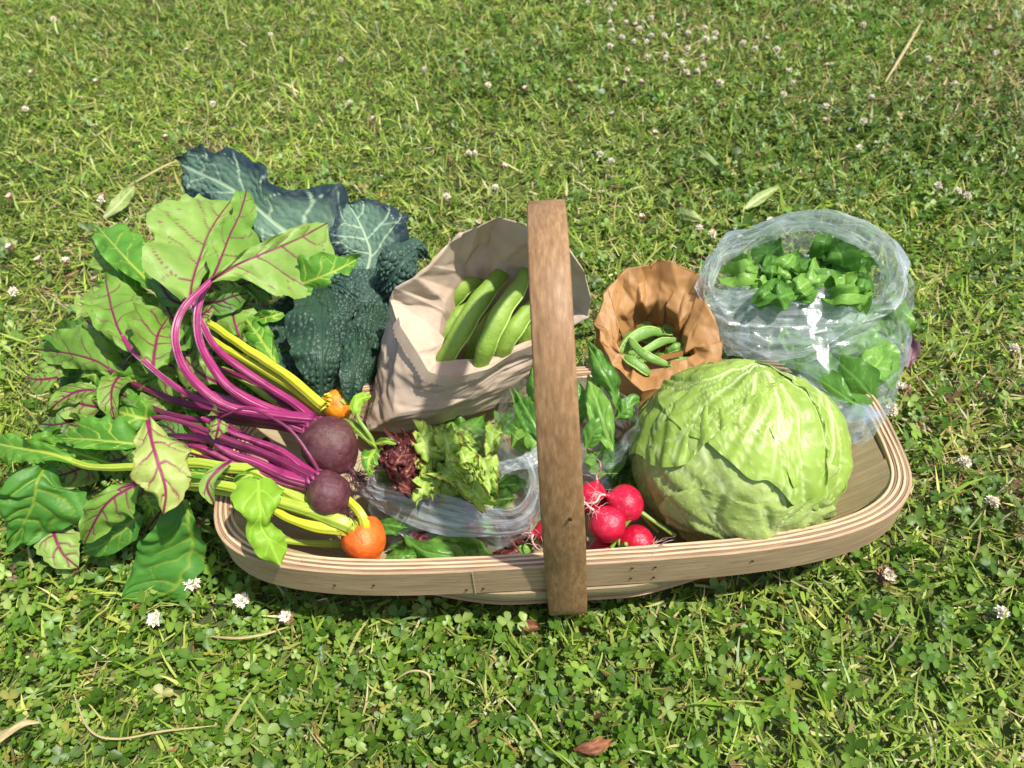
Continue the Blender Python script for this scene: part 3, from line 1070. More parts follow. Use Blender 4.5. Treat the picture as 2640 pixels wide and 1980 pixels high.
zleaf(Z2, 'leaf', [(820, 330, .13), (720, 270, .138), (640, 250, .138), (540, 200, .13)], [10, 50, 60, 40, 5], [10, 40, 60, 40, 5], M_BEETD, B1, cup=-.2, frill=.003, seed=24)
zleaf(Z2, 'leaf', [(330, 160, .11), (260, 170, .112), (190, 170, .11), (140, 150, .1)], [10, 80, 80, 40, 5], [10, 40, 40, 30, 5], M_BEET2, B1, cup=-.2, frill=.003, seed=25)

# ---- small purple beetroot
c = W(846, 1272, 0.145)
B2 = beet('beetroot', 'small oval dark purple beetroot below the large one, with a short bundle of magenta stems', c, W(806, 1240, 0.158), W(880, 1330, 0.135), M_(54, c), M_BROOT, M_STEMP, M_HAIRD, 60, 5, 1.05)
stem(Z2, [(1800, 745, .158), (1650, 660, .161), (1450, 570, .165), (1250, 490, .170), (1100, 430, .175), (950, 390, .180), (880, 385, .182), (845, 405, .180)], 20, 12, M_STEMD, B2)
zleaf(Z2, 'leaf', [(842, 398, .180), (860, 510, .180), (890, 620, .174), (930, 740, .162), (945, 830, .152), (930, 938, .140)],
      [12, 90, 185, 165, 160, 100, 16], [12, 90, 128, 150, 120, 60, 14], M_TWO, B2, cup=-0.08, frill=.003, nv=4, lob=.09, seed=31, tooth=.04, pk=.002, vw=.035)
for k, (pts, r0, r1, mt) in enumerate([
        ([(1790, 745, .156), (1600, 640, .160), (1450, 580, .162), (1300, 530, .160), (1100, 500, .155), (900, 490, .145)], 26, 14, M_STEMP),
        ([(1780, 765, .152), (1600, 705, .156), (1400, 625, .157), (1250, 545, .158), (1080, 430, .160)], 28, 14, M_STEMP),
        ([(1750, 780, .148), (1550, 725, .150), (1350, 645, .151), (1150, 560, .148), (1000, 530, .138)], 24, 13, M_STEMP),
        ([(1795, 730, .156), (1650, 615, .160), (1550, 560, .160), (1300, 460, .162), (1150, 390, .160)], 22, 12, M_STEMP),
        ([(1740, 760, .146), (1560, 640, .148), (1500, 560, .148), (1300, 430, .15)], 20, 12, M_STEMD),
        ([(1730, 775, .145), (1500, 690, .146), (1300, 640, .145), (1080, 590, .14)], 18, 10, M_STEMD)]):
    stem(Z2, pts, r0, r1, mt, B2)
stem(Z2, [(1814, 700, .158), (1760, 590, .172), (1690, 490, .182), (1590, 410, .189), (1480, 355, .193), (1390, 338, .193), (1300, 370, .187), (1255, 390, .183)], 11, 6, M_STEMD, B2)
zleaf(Z2, 'leaf', [(1262, 385, .184), (1225, 360, .182), (1205, 350, .178)], [12, 45, 12], [12, 40, 12], M_BEET, B2, cup=.3, seed=33, nv=2)
zleaf(Z2, 'leaf', [(1250, 395, .182), (1245, 450, .178), (1230, 510, .17)], [12, 60, 40, 12], [12, 45, 40, 12], M_BEET, B2, cup=.3, seed=34, nv=2, frill=.002)
zleaf(Z2, 'leaf', [(1320, 628, .166), (1240, 690, .168), (1180, 780, .163), (1222, 885, .148)], [8, 34, 50, 8], [8, 30, 40, 8], M_BEET, B2, cup=.5, seed=35, nv=2, roll=15)
zleaf(Z2, 'leaf', [(1080, 600, .14), (1010, 500, .15), (960, 450, .15), (900, 430, .14)], [20, 70, 70, 10], [20, 60, 60, 10], M_BEETD, B2, cup=.1, seed=36)
zleaf(Z2, 'leaf', [(800, 545, .147), (650, 530, .152), (500, 515, .148), (325, 505, .132)], [15, 45, 60, 50, 10], [60, 150, 140, 100, 70, 15], M_GOLD, B2, cup=-.2, frill=.004, seed=37, lob=.1, nv=4)
zleaf(Z2, 'leaf', [(790, 760, .13), (640, 850, .125), (560, 950, .11), (480, 1110, .08)], [20, 140, 150, 80, 8], [20, 60, 85, 65, 8], M_BEET2, B2, cup=-.12, frill=.003, seed=38, nv=4, lob=.08)
stem(Z2, [(1100, 620, .13), (900, 700, .13), (780, 745, .132), (640, 815, .128), (560, 860, .125)], 12, 6, M_STEMD, B2)

# ---- golden beetroot in front
c = W(939, 1390, 0.105)
B3 = beet('golden_beetroot', 'bright orange golden beetroot with yellow stems at the front rim', c, W(905, 1335, 0.12), W(985, 1455, 0.085), M_(58, c), M_GROOT, M_STEMY, M_HAIRB, 30, 8, 0.95)
for pts, r0, r1, mt in [
        ([(2050, 1050, .108), (1990, 1000, .128), (1800, 930, .138), (1600, 865, .143), (1380, 800, .146), (1200, 765, .146), (1000, 755, .14)], 32, 22, M_STEMG),
        ([(2050, 1060, .106), (1960, 1025, .124), (1800, 1010, .130), (1650, 965, .133), (1540, 900, .136), (1400, 850, .14)], 26, 18, M_STEMY),
        ([(2040, 1100, .098), (1930, 1105, .096), (1750, 1103, .098), (1620, 1090, .100), (1400, 1070, .095)], 18, 14, M_STEMG),
        ([(2040, 1040, .108), (1950, 975, .128), (1700, 850, .138), (1480, 705, .15), (1250, 662, .152), (1050, 645, .150), (740, 672, .142), (550, 677, .134), (430, 645, .128), (300, 600, .128)], 34, 14, M_STEMG),
        ([(2040, 1050, .106), (1960, 1010, .122), (1750, 930, .13), (1500, 850, .134), (1200, 800, .134), (1050, 780, .13)], 26, 18, M_STEMG),
        ([(2040, 1050, .106), (1900, 980, .122), (1600, 790, .135), (1300, 640, .142), (1080, 580, .14), (950, 540, .13)], 20, 13, M_STEMY),
        ([(2070, 1060, .112), (2080, 1000, .126), (2045, 920, .135), (1980, 850, .137), (1900, 780, .135)], 26, 16, M_STEMY),
        ([(2050, 1060, .108), (2010, 1010, .125), (1960, 990, .13), (1880, 960, .13), (1700, 900, .125)], 26, 16, M_STEMY)]:
    stem(Z2, pts, r0, r1, mt, B3)
zleaf(Z2, 'leaf', [(1475, 748, .168), (1478, 850, .172), (1490, 950, .166), (1495, 1022, .153), (1540, 1100, .148), (1600, 1235, .128)],
      [110, 145, 100, 38, 85, 80, 40], [130, 165, 120, 70, 110, 85, 40], M_LIME, B3, cup=-.22, frill=.0015, seed=41, nv=3, lob=.06, pk=.002)
zleaf(Z2, 'leaf', [(1560, 730, .145), (1450, 715, .15), (1380, 735, .15), (1330, 770, .14)], [10, 50, 40, 10], [10, 40, 30, 10], M_GOLD, B3, cup=.2, seed=42, nv=3, frill=.003)
zleaf(Z2, 'leaf', [(1340, 740, .145), (1250, 720, .15), (1100, 700, .15), (1010, 690, .14)], [5, 30, 30, 5], [5, 20, 20, 5], M_GOLD, B3, cup=.3, seed=43, nv=3, frill=.004)
zleaf(Z2, 'leaf', [(460, 650, .128), (300, 595, .134), (150, 570, .128), (0, 540, .115), (-110, 520, .1)], [10, 40, 80, 110, 80, 10], [10, 40, 60, 70, 60, 10], M_GOLD, B3, cup=-.3, frill=.003, seed=44, nv=4, lob=.1)
zleaf(Z2, 'leaf', [(640, 660, .12), (470, 600, .126), (320, 550, .122), (170, 540, .11)], [10, 60, 90, 80, 10], [10, 40, 50, 40, 10], M_GOLD, B3, cup=-.3, frill=.004, seed=45, nv=4)
zleaf(Z2, 'leaf', [(255, 665, .112), (205, 770, .11), (190, 870, .096), (130, 1000, .075), (50, 1120, .05)], [30, 170, 290, 280, 180, 60, 10], [20, 120, 190, 180, 110, 60, 10], M_GOLDD, B3, cup=-.12, frill=.004, seed=46, nv=5, lob=.08, pk=.006)
zleaf(Z2, 'leaf', [(290, 960, .05), (310, 1060, .05), (360, 1170, .04), (450, 1250, .028)], [40, 90, 120, 90, 10], [40, 90, 110, 80, 10], M_BEET, B3, cup=-.1, seed=47, nv=4, pk=.002)
zleaf(Z2, 'leaf', [(800, 940, .08), (690, 1040, .075), (580, 1120, .062), (450, 1165, .05)], [30, 90, 90, 60, 8], [30, 80, 110, 80, 8], M_GOLDD, B3, cup=-.1, seed=48, nv=4)
zleaf(Z2, 'leaf', [(1030, 850, .105), (1000, 1000, .085), (950, 1150, .058), (860, 1290, .038), (690, 1425, .024)], [30, 100, 175, 230, 220, 130, 10], [20, 90, 130, 150, 140, 90, 10], M_GOLDD, B3, cup=-.1, seed=49, nv=5, mid=-.62, pk=.004, frill=.002)
zleaf(Z2, 'leaf', [(820, 830, .10), (860, 900, .1), (880, 960, .095)], [30, 60, 30], [30, 50, 20], M_GOLD, B3, cup=.1, seed=50, nv=3, frill=.003)

# ---- golden beetroot behind
c = W(872, 1045, 0.145)
B4 = beet('golden_beetroot', 'golden beetroot half hidden behind the purple one, with thick yellow stems', c, W(830, 1030, 0.16), W(935, 1075, 0.12), M_(40, c), M_GCROWN, M_STEMY, M_HAIRB, 12, 9)
for pts, r0, r1, mt in [
        ([(1850, 1590, .168), (1620, 1400, .174), (1400, 1250, .177), (1180, 1100, .172)], 24, 19, M_STEMY),
        ([(1835, 1610, .162), (1600, 1440, .164), (1350, 1290, .165), (1170, 1180, .16)], 20, 15, M_STEMY),
        ([(1800, 1590, .158), (1600, 1470, .154), (1430, 1360, .152), (1320, 1290, .15)], 22, 15, M_STEMG),
        ([(1780, 1610, .152), (1550, 1540, .148), (1380, 1430, .145), (1260, 1370, .14)], 20, 14, M_STEMG)]:
    stem(Z1, pts, r0, r1, mt, B4)
zleaf(Z1, 'leaf', [(1570, 1335, .16), (1500, 1220, .166), (1420, 1110, .166), (1365, 1030, .158)], [15, 60, 70, 55, 10], [15, 70, 80, 60, 10], M_GOLD, B4, cup=-.25, seed=51, nv=5, pk=.004, frill=.003)
zleaf(Z1, 'leaf', [(1690, 900, .18), (1850, 840, .192), (1960, 790, .19), (2040, 745, .182)], [20, 150, 120, 60, 10], [20, 80, 90, 60, 10], M_GOLD, B4, cup=.1, seed=52, nv=4, lob=.1, frill=.003)
zleaf(Z1, 'leaf', [(1490, 1080, .17), (1560, 1070, .175), (1620, 1050, .17)], [10, 40, 30, 8], [10, 40, 30, 8], M_GOLD, B4, cup=.3, seed=53, nv=3, frill=.003)
zleaf(Z1, 'leaf', [(1560, 1290, .14), (1600, 1300, .145), (1640, 1290, .14)], [10, 40, 30, 8], [10, 40, 30, 8], M_GOLD, B4, cup=.3, seed=54, nv=3, frill=.003)
# leaves low in the pile, partly hidden by the ones above
fr = np.random.default_rng(77)
for k in range(20):
    cx, cy = fr.uniform(420, 1240), fr.uniform(-80, 720)
    z = fr.uniform(.035, .085)
    a = fr.uniform(2.2, 4.2)
    L = fr.uniform(160, 260)
    pts = [(cx + math.cos(a) * L * (s - .5), cy - math.sin(a) * L * (s - .5), z + .02 * math.sin(s * 3)) for s in (0, .33, .66, 1)]
    wv = fr.uniform(60, 110)
    zleaf(Z2, 'leaf', pts, [10, wv, wv, wv * .7, 8], [10, wv, wv, wv * .7, 8], (M_BEETD, M_GOLDD, M_GOLD)[k % 3], (B1, B2, B3)[k % 3], cup=fr.uniform(-.3, .2), frill=.004, seed=300 + k, nv=4)

# more leaves of the pile, half covered by the traced ones
pile = [(620, 760, 135, .13), (700, 900, 150, .13), (800, 1010, 120, .125), (560, 1020, 160, .125), (450, 1180, 170, .115), (330, 1330, 175, .10), (560, 1400, 170, .105), (760, 1180, 140, .13), (980, 1080, 110, .14), (1040, 1240, 130, .14), (930, 1330, 150, .13), (820, 1430, 165, .12), (640, 1540, 175, .105), (480, 1580, 185, .095), (350, 1690, 190, .085), (520, 1730, 180, .09), (760, 1640, 170, .11), (950, 1540, 160, .12), (1120, 1380, 140, .135), (1250, 1180, 100, .15), (1330, 1060, 80, .16), (880, 760, 110, .14), (1000, 640, 100, .145), (1320, 760, 70, .17), (1480, 860, 40, .17), (1120, 780, 95, .155), (280, 1850, 190, .075), (160, 1990, 200, .06), (420, 1960, 195, .07), (640, 1900, 190, .085), (880, 1760, 175, .1), (1000, 1900, 200, .08), (760, 2060, 215, .06), (560, 2150, 220, .045), (300, 2180, 225, .04), (920, 2180, 250, .04)]
for k, (x, y, adeg, z) in enumerate(pile):
    a = math.radians(adeg + fr.uniform(-25, 25))
    L = fr.uniform(200, 300)
    b = fr.uniform(-.4, .4)
    pts = [(x + L * (math.cos(a + b * (q - .5)) * (q - .5)), y - L * (math.sin(a + b * (q - .5)) * (q - .5)), z + .014 * math.sin(q * 2.6)) for q in (0, .33, .66, 1)]
    w1, w2 = fr.uniform(70, 115), fr.uniform(70, 115)
    zleaf(Z1, 'leaf', pts, [12, w1, w1 * 1.1, w1 * .75, 8], [12, w2, w2 * 1.1, w2 * .75, 8], (M_BEET2, M_GOLD, M_BEET2, M_BEET, M_BEETD)[k % 5], (B1, B2, B3, B4)[k % 4], cup=fr.uniform(-.45, .25), frill=.0045, seed=340 + k, nv=4, lob=.1, tooth=.03, roll=fr.uniform(-25, 25), nu=50, nw=33)

# ---------------------------------------------------------------- kale
M_KALEU = leaf_mat('kale_underside', srgb('4c6b5a'), srgb('64826c'), srgb('9db190'), 0.08, 0.55, spec=.25, edge=srgb('243539'), edge_lo=0.52, bumpy=.4)
M_KALED = leaf_mat('kale_upper', srgb('20382a'), srgb('324e38'), srgb('2b4434'), 0.06, 0.4, spec=.3, nscale=40, bumpy=.5)
M_KALEB = leaf_mat('kale_upper_blue', srgb('2a4238'), srgb('3c5848'), srgb('3a5448'), 0.06, 0.4, spec=.3, nscale=40, bumpy=.5)


def kale(label, Z, pts, wl, wr, mat, **kw):
    o = zleaf(Z, 'kale_leaf', pts, wl, wr, mat, None, nu=118, nw=76, **kw)
    return tag(o, label, 'kale leaf', 'cavolo nero leaves behind the beet stems')


kale('longest dark kale leaf arching far out at the back left, pale veined underside showing', Z1,
     [(2000, 1000, .13), (1850, 760, .15), (1690, 640, .165), (1560, 540, .178), (1400, 400, .188), (1250, 310, .19), (1080, 230, .18), (1030, 200, .17)],
     [30, 150, 190, 190, 180, 160, 160, 120, 20], [30, 300, 330, 300, 240, 220, 200, 190, 120, 20], M_KALEU, bub=.0032, bubs=110, cup=.16, curl=-.32, frill=.005, ff=2.4, nv=6, lob=.15, seed=61, vw=.06, slope=.14)
kale('kale leaf with a kinked pale midrib right of the longest one', Z1,
     [(2060, 920, .15), (2112, 730, .175), (2085, 620, .19), (2040, 520, .2), (1990, 440, .205)],
     [30, 150, 200, 200, 140, 20], [30, 160, 230, 260, 200, 40], M_KALEU, bub=.0022, bubs=130, cup=.1, curl=-.25, frill=.003, ff=3.0, nv=4, lob=.08, seed=62, vw=.03, slope=.25)
kale('blue green crinkled kale leaf against the pale paper bag', Z3,
     [(700, 640, .18), (780, 560, .2), (860, 450, .215), (960, 370, .21), (1020, 420, .19)],
     [60, 130, 150, 90, 20], [60, 110, 130, 100, 20], M_KALEB, bub=.0034, bubs=165, cup=-.35, frill=.003, nv=4, seed=63, vw=.02)
kale('broad blistered dark kale leaf bulging in front of the other kale', Z3,
     [(330, 1330, .15), (330, 1130, .175), (330, 950, .187), (330, 780, .187), (350, 640, .17)],
     [70, 170, 220, 230, 180, 40], [70, 190, 250, 250, 210, 50], M_KALED, bub=.0036, bubs=155, cup=-.4, frill=.003, nv=5, seed=64, vw=.015)
kale('dark kale leaf tucked between the blistered leaf and the paper bag', Z3,
     [(640, 1240, .12), (690, 1040, .15), (680, 850, .165), (620, 700, .17), (520, 580, .165)],
     [60, 170, 200, 190, 160, 40], [60, 150, 190, 190, 130, 30], M_KALED, bub=.0034, bubs=165, cup=-.35, frill=.003, nv=4, seed=65, vw=.015)
kale('narrow crinkled dark kale leaf hanging down beside the paper bag corner', Z3,
     [(560, 880, .18), (560, 1020, .182), (540, 1180, .174), (520, 1370, .155)],
     [40, 100, 110, 100, 30], [40, 90, 100, 90, 30], M_KALED, bub=.0034, bubs=165, cup=-.5, frill=.002, nv=4, seed=66, vw=.015)
kale('dark kale leaf in the shade between beet leaves and blistered kale', Z3,
     [(120, 1200, .12), (60, 1000, .135), (60, 820, .14), (120, 660, .15)],
     [50, 130, 130, 120, 30], [50, 120, 150, 130, 30], M_KALED, bub=.0034, bubs=165, cup=-.3, frill=.003, nv=4, seed=67, vw=.015)
for k, (x, y, z, L, adeg, w_) in enumerate([(400, 720, .176, 360, 110, 170), (640, 640, .172, 320, 65, 160), (700, 840, .162, 360, 75, 160), (60, 1150, .14, 320, 80, 140)]):
    a = math.radians(adeg)
    pts = [(x + L * math.cos(a) * (q - .5), y - L * math.sin(a) * (q - .5), z + .012 * math.sin(q * 3.1)) for q in (0, .33, .66, 1)]
    kale(('knobbly dark kale frill at the top of the clump', 'kale frill under the blue green leaf', 'kale frill near the edge of the pale paper bag', 'low kale frill next to the yellow stems')[k], Z3, pts, [40, w_, w_, w_, 40], [40, w_, w_, w_, 40], (M_KALED, M_KALEB)[k % 2], bub=.0034, bubs=160, cup=-.4, frill=.0015, ff=2, nv=3, seed=630 + k, vw=.012, lob=.06)
kale('small rolled kale leaf at the foot of the long leaf', Z3,
     [(560, 700, .18), (500, 640, .192), (430, 600, .19), (330, 560, .175)],
     [40, 80, 80, 60, 20], [40, 80, 80, 60, 20], M_KALEB, bub=.0034, bubs=165, cup=-.5, frill=.002, nv=3, seed=68, vw=.015)
# ---------------------------------------------------------------- bags
def closed_ring(pts, n):
    P = np.asarray(pts, float)
    Q = np.vstack([P[-3:], P, P[:3]])
    C = spline(Q, 40 * len(Q))
    # keep one turn: from P[0] back to P[0]
    d0 = np.argmin(np.linalg.norm(C[:len(C) // 2] - P[0], axis=1))
    d1 = len(C) // 2 + np.argmin(np.linalg.norm(C[len(C) // 2:] - P[0], axis=1))
    C = C[d0:d1 + 1]
    out = []
    # station-wise parameter so rings stay matched
    idx = [int(np.argmin(np.linalg.norm(C[:-1] - p, axis=1))) for p in P]
    idx[0] = 0
    idx = np.maximum.accumulate(np.array(idx + [len(C) - 1]))
    t = np.linspace(0, len(P), n, endpoint=False)
    ii = np.interp(t, np.arange(len(P) + 1), idx)
    return np.stack([np.interp(ii, np.arange(len(C)), C[:, k]) for k in range(3)], 1)


def ring_sheet(rings, n, rows, amp=0.0, cs=(60, 60), seed=0, amp2=0.0, lin=0.45, wr=None):
    """sheet through a stack of closed rings; rows = samples per span; crumpled along its normal"""
    R = [closed_ring(r, n) for r in rings]
    R = np.stack(R, 0)
    m = len(rings)
    tt = np.concatenate([np.linspace(i, i + 1, rows[i], endpoint=False) for i in range(m - 1)] + [[m - 1]])
    G = np.empty((len(tt), n, 3))
    for j in range(n):
        Q = np.vstack([2 * R[0, j] - R[1, j], R[:, j], 2 * R[-1, j] - R[-2, j]])
        i = np.minimum(tt.astype(int), m - 2)
        f = (tt - i)[:, None]
        p0, p1, p2, p3 = Q[i], Q[i + 1], Q[i + 2], Q[i + 3]
        cr = 0.5 * ((2 * p1) + (-p0 + p2) * f + (2 * p0 - 5 * p1 + 4 * p2 - p3) * f ** 2 + (-p0 + 3 * p1 - 3 * p2 + p3) * f ** 3)
        ln = p1 * (1 - f) + p2 * f
        G[:, j] = (1 - lin) * cr + lin * ln
    du = np.gradient(G, axis=0)
    dv = np.roll(G, -1, 1) - np.roll(G, 1, 1)
    Nn = unit(np.cross(du, dv))
    ulen = np.concatenate([[0], np.cumsum(np.linalg.norm(np.diff(G, axis=0), axis=2).mean(1))])
    per = np.linalg.norm(np.diff(np.vstack([R[1], R[1][:1]]), axis=0), axis=1)
    vlen = np.concatenate([[0], np.cumsum(per)])[:-1]
    U, V = np.meshgrid(ulen, vlen, indexing='ij')
    H = amp * crease(U * cs[0], V * cs[1], seed) + amp * 0.30 * crease(U * cs[0] * 2.3 + V * cs[1] * .8, V * cs[1] * 2.1 - U * cs[0] * .7, seed + 1)
    if amp2:
        H = H + amp2 * crease(U * cs[0] * 5 + V * cs[1] * 1.5, V * cs[1] * 5, seed + 2)
    if wr:
        H = H + wr(U, V, tt)
    G = G + Nn * H[..., None]
    uv = np.stack([V, U], -1).reshape(-1, 2)
    return G, grid_faces(len(tt), n, wrap_v=True), uv, R


def crisp_sheet(rings, k, sub, n, rows, jit, seed, amp=0.0015, cs=60, lip=None):
    """crumpled sheet: flat facets between the points of a jittered lattice. rings: closed rings;
    k columns, sub rows per span, jit metres of jitter per ring; n x rows fine samples"""
    rr = np.random.default_rng(seed)
    R = np.stack([closed_ring(r, k) for r in rings], 0)
    C, J = [], []
    for i in range(len(rings) - 1):
        for q in range(sub[i]):
            f = q / sub[i]
            C.append(R[i] * (1 - f) + R[i + 1] * f)
            J.append(jit[i] * (1 - f) + jit[i + 1] * f)
    C.append(R[-1])
    J.append(jit[-1])
    C = np.stack(C, 0)
    m = len(C)
    C = C + rr.normal(size=C.shape) * np.array(J)[:, None, None] * 0.6
    a = np.linspace(0, m - 1 - 1e-6, rows)
    b = np.linspace(0, k, n, endpoint=False)
    A, B = np.meshgrid(a, b, indexing='ij')
    i, j = A.astype(int), B.astype(int)
    x, y = A - i, B - j
    g = lambda p, q: C[i + p, (j + q) % k]
    flip = rr.random((m, k)) < .5
    fl = flip[i, j]
    X, Y = x[..., None], y[..., None]
    P1 = np.where(X > Y, g(0, 0) * (1 - X) + g(1, 0) * (X - Y) + g(1, 1) * Y, g(0, 0) * (1 - Y) + g(0, 1) * (Y - X) + g(1, 1) * X)
    Yf = 1 - Y
    P2 = np.where(X > Yf, g(0, 1) * (1 - X) + g(1, 1) * (X - Yf) + g(1, 0) * Yf, g(0, 1) * (1 - Yf) + g(0, 0) * (Yf - X) + g(1, 0) * X)
    G = np.where(fl[..., None], P2, P1)
    Nn = unit(np.cross(np.gradient(G, axis=0), np.roll(G, -1, 1) - np.roll(G, 1, 1)))
    ul = np.concatenate([[0], np.cumsum(np.linalg.norm(np.diff(G, axis=0), axis=2).mean(1))])
    vl = b / k * np.linalg.norm(np.diff(np.vstack([R[1], R[1][:1]]), axis=0), axis=1).sum()
    U, V = np.meshgrid(ul, vl, indexing='ij')
    H = amp * crease(U * cs, V * cs, seed) + amp * .35 * crease(U * cs * 2.7 + V * 20, V * cs * 2.4, seed + 1)
    G = G + Nn * H[..., None]
    return G, grid_faces(rows, n, wrap_v=True), np.stack([V, U], -1).reshape(-1, 2), C


def paper_mat(name, c1, c2, rough=0.75, trans=0.12, spec=0.2):
    m, nt, b, out = nodes(name)
    v = coords(nt)
    c = ramp(nt, noise(nt, v, 22, 5, 0.6), [(0.3, c1), (0.7, c2)])
    fib = noise(nt, mapping(nt, v, (500, 120, 300)), 1.5, 4, 0.7)
    c = mixc(nt, ramp(nt, fib, [(0.45, (0, 0, 0)), (0.7, (0.35, 0.35, 0.35))]), c, c1)
    nt.links.new(c, b.inputs['Base Color'])
    b.inputs['Roughness'].default_value = rough
    b.inputs['Specular IOR Level'].default_value = spec
    bump(nt, fib, 0.25, 0.0012, b)
    t = N(nt, 'BsdfTranslucent')
    nt.links.new(c, t.inputs[0])
    mx = N(nt, 'MixShader')
    mx.inputs[0].default_value = trans
    nt.links.new(b.outputs[0], mx.inputs[1])
    nt.links.new(t.outputs[0], mx.inputs[2])
    nt.links.new(mx.outputs[0], out.inputs[0])
    return m


M_PAPER = paper_mat('pale_paper', srgb('b8a088'), srgb('d0bda6'))
M_KRAFT = paper_mat('brown_paper', srgb('9c7040'), srgb('b48752'), 0.5, 0.12, 0.4)


def teeth(edge, down, depth, mat, parent, out_n, name='pinked_edge', k=6):
    """strip with a zigzag lower edge hanging from a line"""
    n = len(edge)
    rows = [edge + out_n * 0.0008, edge + down * depth * 0.5 + out_n * 0.0016, edge + down * depth + out_n * 0.002]
    zig = np.where(np.arange(n) % 2 == 0, 0.0016, -0.0008)[:, None]
    rows[2] = rows[2] + down * zig
    V = np.stack(rows, 0)
    return mk(name, V.reshape(-1, 3), grid_faces(3, n), mat, parent, None, None, smooth=False)


# ---- pale paper bag with broad beans
R1 = Z3.S([(790, 690, .225), (900, 570, .245), (1060, 430, .262), (1250, 260, .282), (1470, 170, .300), (1680, 215, .305), (1930, 300, .295), (2110, 680, .225), (2030, 850, .195), (1750, 990, .178), (1430, 1150, .172), (1080, 1235, .172), (900, 1030, .196)])
R2 = Z3.S([(1140, 800, .202), (1190, 640, .214), (1250, 500, .228), (1340, 380, .245), (1480, 330, .258), (1680, 340, .262), (1850, 430, .245), (1960, 680, .205), (1880, 830, .19), (1740, 885, .178), (1470, 1055, .172), (1112, 1100, .172), (1122, 960, .185)])
R0 = Z3.S([(690, 1260, .095), (760, 1150, .075), (900, 1050, .06), (1000, 1000, .05), (1100, 950, .05), (1200, 950, .05), (1350, 1000, .05), (1500, 1100, .065), (1585, 1250, .10), (1440, 1410, .098), (1150, 1500, .092), (670, 1590, .098), (612, 1475, .105)])
ctr = Z3(1450, 850, .12)
R3 = ctr + (R2 - ctr) * 0.8
R3[:, 2] = np.minimum(R2[:, 2] - 0.035, 0.15)
RMID = 0.5 * R0 + 0.5 * R1 + (R1 - R1.mean(0)) * np.array([0.03, 0.03, 0])
bag1 = thing('paper_bag', 'large pale paper bag standing open with broad beans in it', 'paper bag', R0.mean(0) * np.array([1, 1, 0]) + np.array([0, 0, .05]))
G, F, uv, CC = crisp_sheet([R0, RMID, R1, R2, R3], 22, [1, 2, 1, 1], 300, 100, [.002, .009, .004, .006, .004], 5, .0018, 40)
mk('bag_wall', G.reshape(-1, 3), F, M_PAPER, bag1, None, uv)
Vb = np.vstack([G[0], G[0].mean(0)[None]])
mk('bag_bottom', Vb, [(i, (i + 1) % 300, 300) for i in range(300)], M_PAPER, bag1)
row = G[int(99 * 3 / 5)]                              # the lip itself
seg = row[194:291:2]
dn = np.broadcast_to(unit(R0[10] - R1[10]), seg.shape)
on = np.broadcast_to(unit(CAMP - R1[10]), seg.shape)
teeth(spline(seg, 90) + 0.006 * np.broadcast_to(unit(CAMP - R1[10]), (90, 3)) - 0.006 * np.broadcast_to(unit(R0[10] - R1[10]), (90, 3)), np.broadcast_to(unit(R0[10] - R1[10]), (90, 3)), 0.014, M_PAPER, bag1, np.broadcast_to(unit(CAMP - R1[10]), (90, 3)), 'folded_cuff')

# ---- brown paper bag with sugar snap peas
K1 = Z5.S([(215, 720, .165), (265, 570, .18), (345, 465, .19), (480, 425, .196), (620, 400, .198), (800, 470, .192), (880, 640, .176), (935, 830, .160), (955, 985, .147), (830, 1060, .142), (610, 1170, .135), (420, 1150, .137), (300, 1010, .145), (230, 860, .155)])
K2 = Z5.S([(320, 900, .148), (340, 800, .155), (380, 690, .16), (480, 640, .162), (600, 650, .162), (690, 720, .158), (725, 810, .15), (770, 930, .142), (810, 970, .138), (700, 985, .138), (590, 1010, .137), (480, 1050, .135), (400, 1010, .138), (345, 950, .144)])
kc = Z5(560, 880, .09)
K3 = kc + (K2 - kc) * 0.8
K3[:, 2] = .10
k1c = K1.mean(0)
KM = K1.copy()
KM[:, :2] = k1c[:2] + (K1[:, :2] - k1c[:2]) * 1.06
KM[:, 2] = 0.55 * K1[:, 2] + 0.03
K0 = K1.copy()
K0[:, :2] = k1c[:2] + (K1[:, :2] - k1c[:2]) * 0.8
K0[:, 2] = 0.045
bag2 = thing('paper_bag', 'small brown paper bag with a torn rim holding sugar snap peas', 'paper bag', (k1c[0], k1c[1], .045))
G, F, uv, CC = crisp_sheet([K0, KM, K1, K2, K3], 34, [1, 2, 2, 2], 280, 90, [.002, .004, .0035, .0055, .003], 15, .0014, 60)
mk('bag_wall', G.reshape(-1, 3), F, M_KRAFT, bag2, None, uv)
Vb = np.vstack([G[0], G[0].mean(0)[None]])
mk('bag_bottom', Vb, [(i, (i + 1) % 280, 280) for i in range(280)], M_KRAFT, bag2)
lip = closed_ring(K2, 140)[88:122]
lip = spline(lip, 50) + np.array([0, 0, .002])
upd = np.broadcast_to(unit(np.array([0, .35, .9])), lip.shape)
teeth(lip, upd, 0.006, M_KRAFT, bag2, np.broadcast_to(np.array([0, -.6, .3]), lip.shape), 'torn_edge')


# ---- pods
def pod_mat(name, c1, c2, c3, rough=0.35):
    m, nt, b, out = nodes(name)
    v = coords(nt)
    c = ramp(nt, noise(nt, v, 26, 4, 0.6), [(0.3, c1), (0.55, c2), (0.75, c3)])
    c = mixc(nt, attr(nt, 'mask'), c, srgb('2a2412'))
    nt.links.new(c, b.inputs['Base Color'])
    b.inputs['Roughness'].default_value = rough
    bump(nt, noise(nt, v, 150, 5, 0.65), 0.45, 0.003, b)
    return m


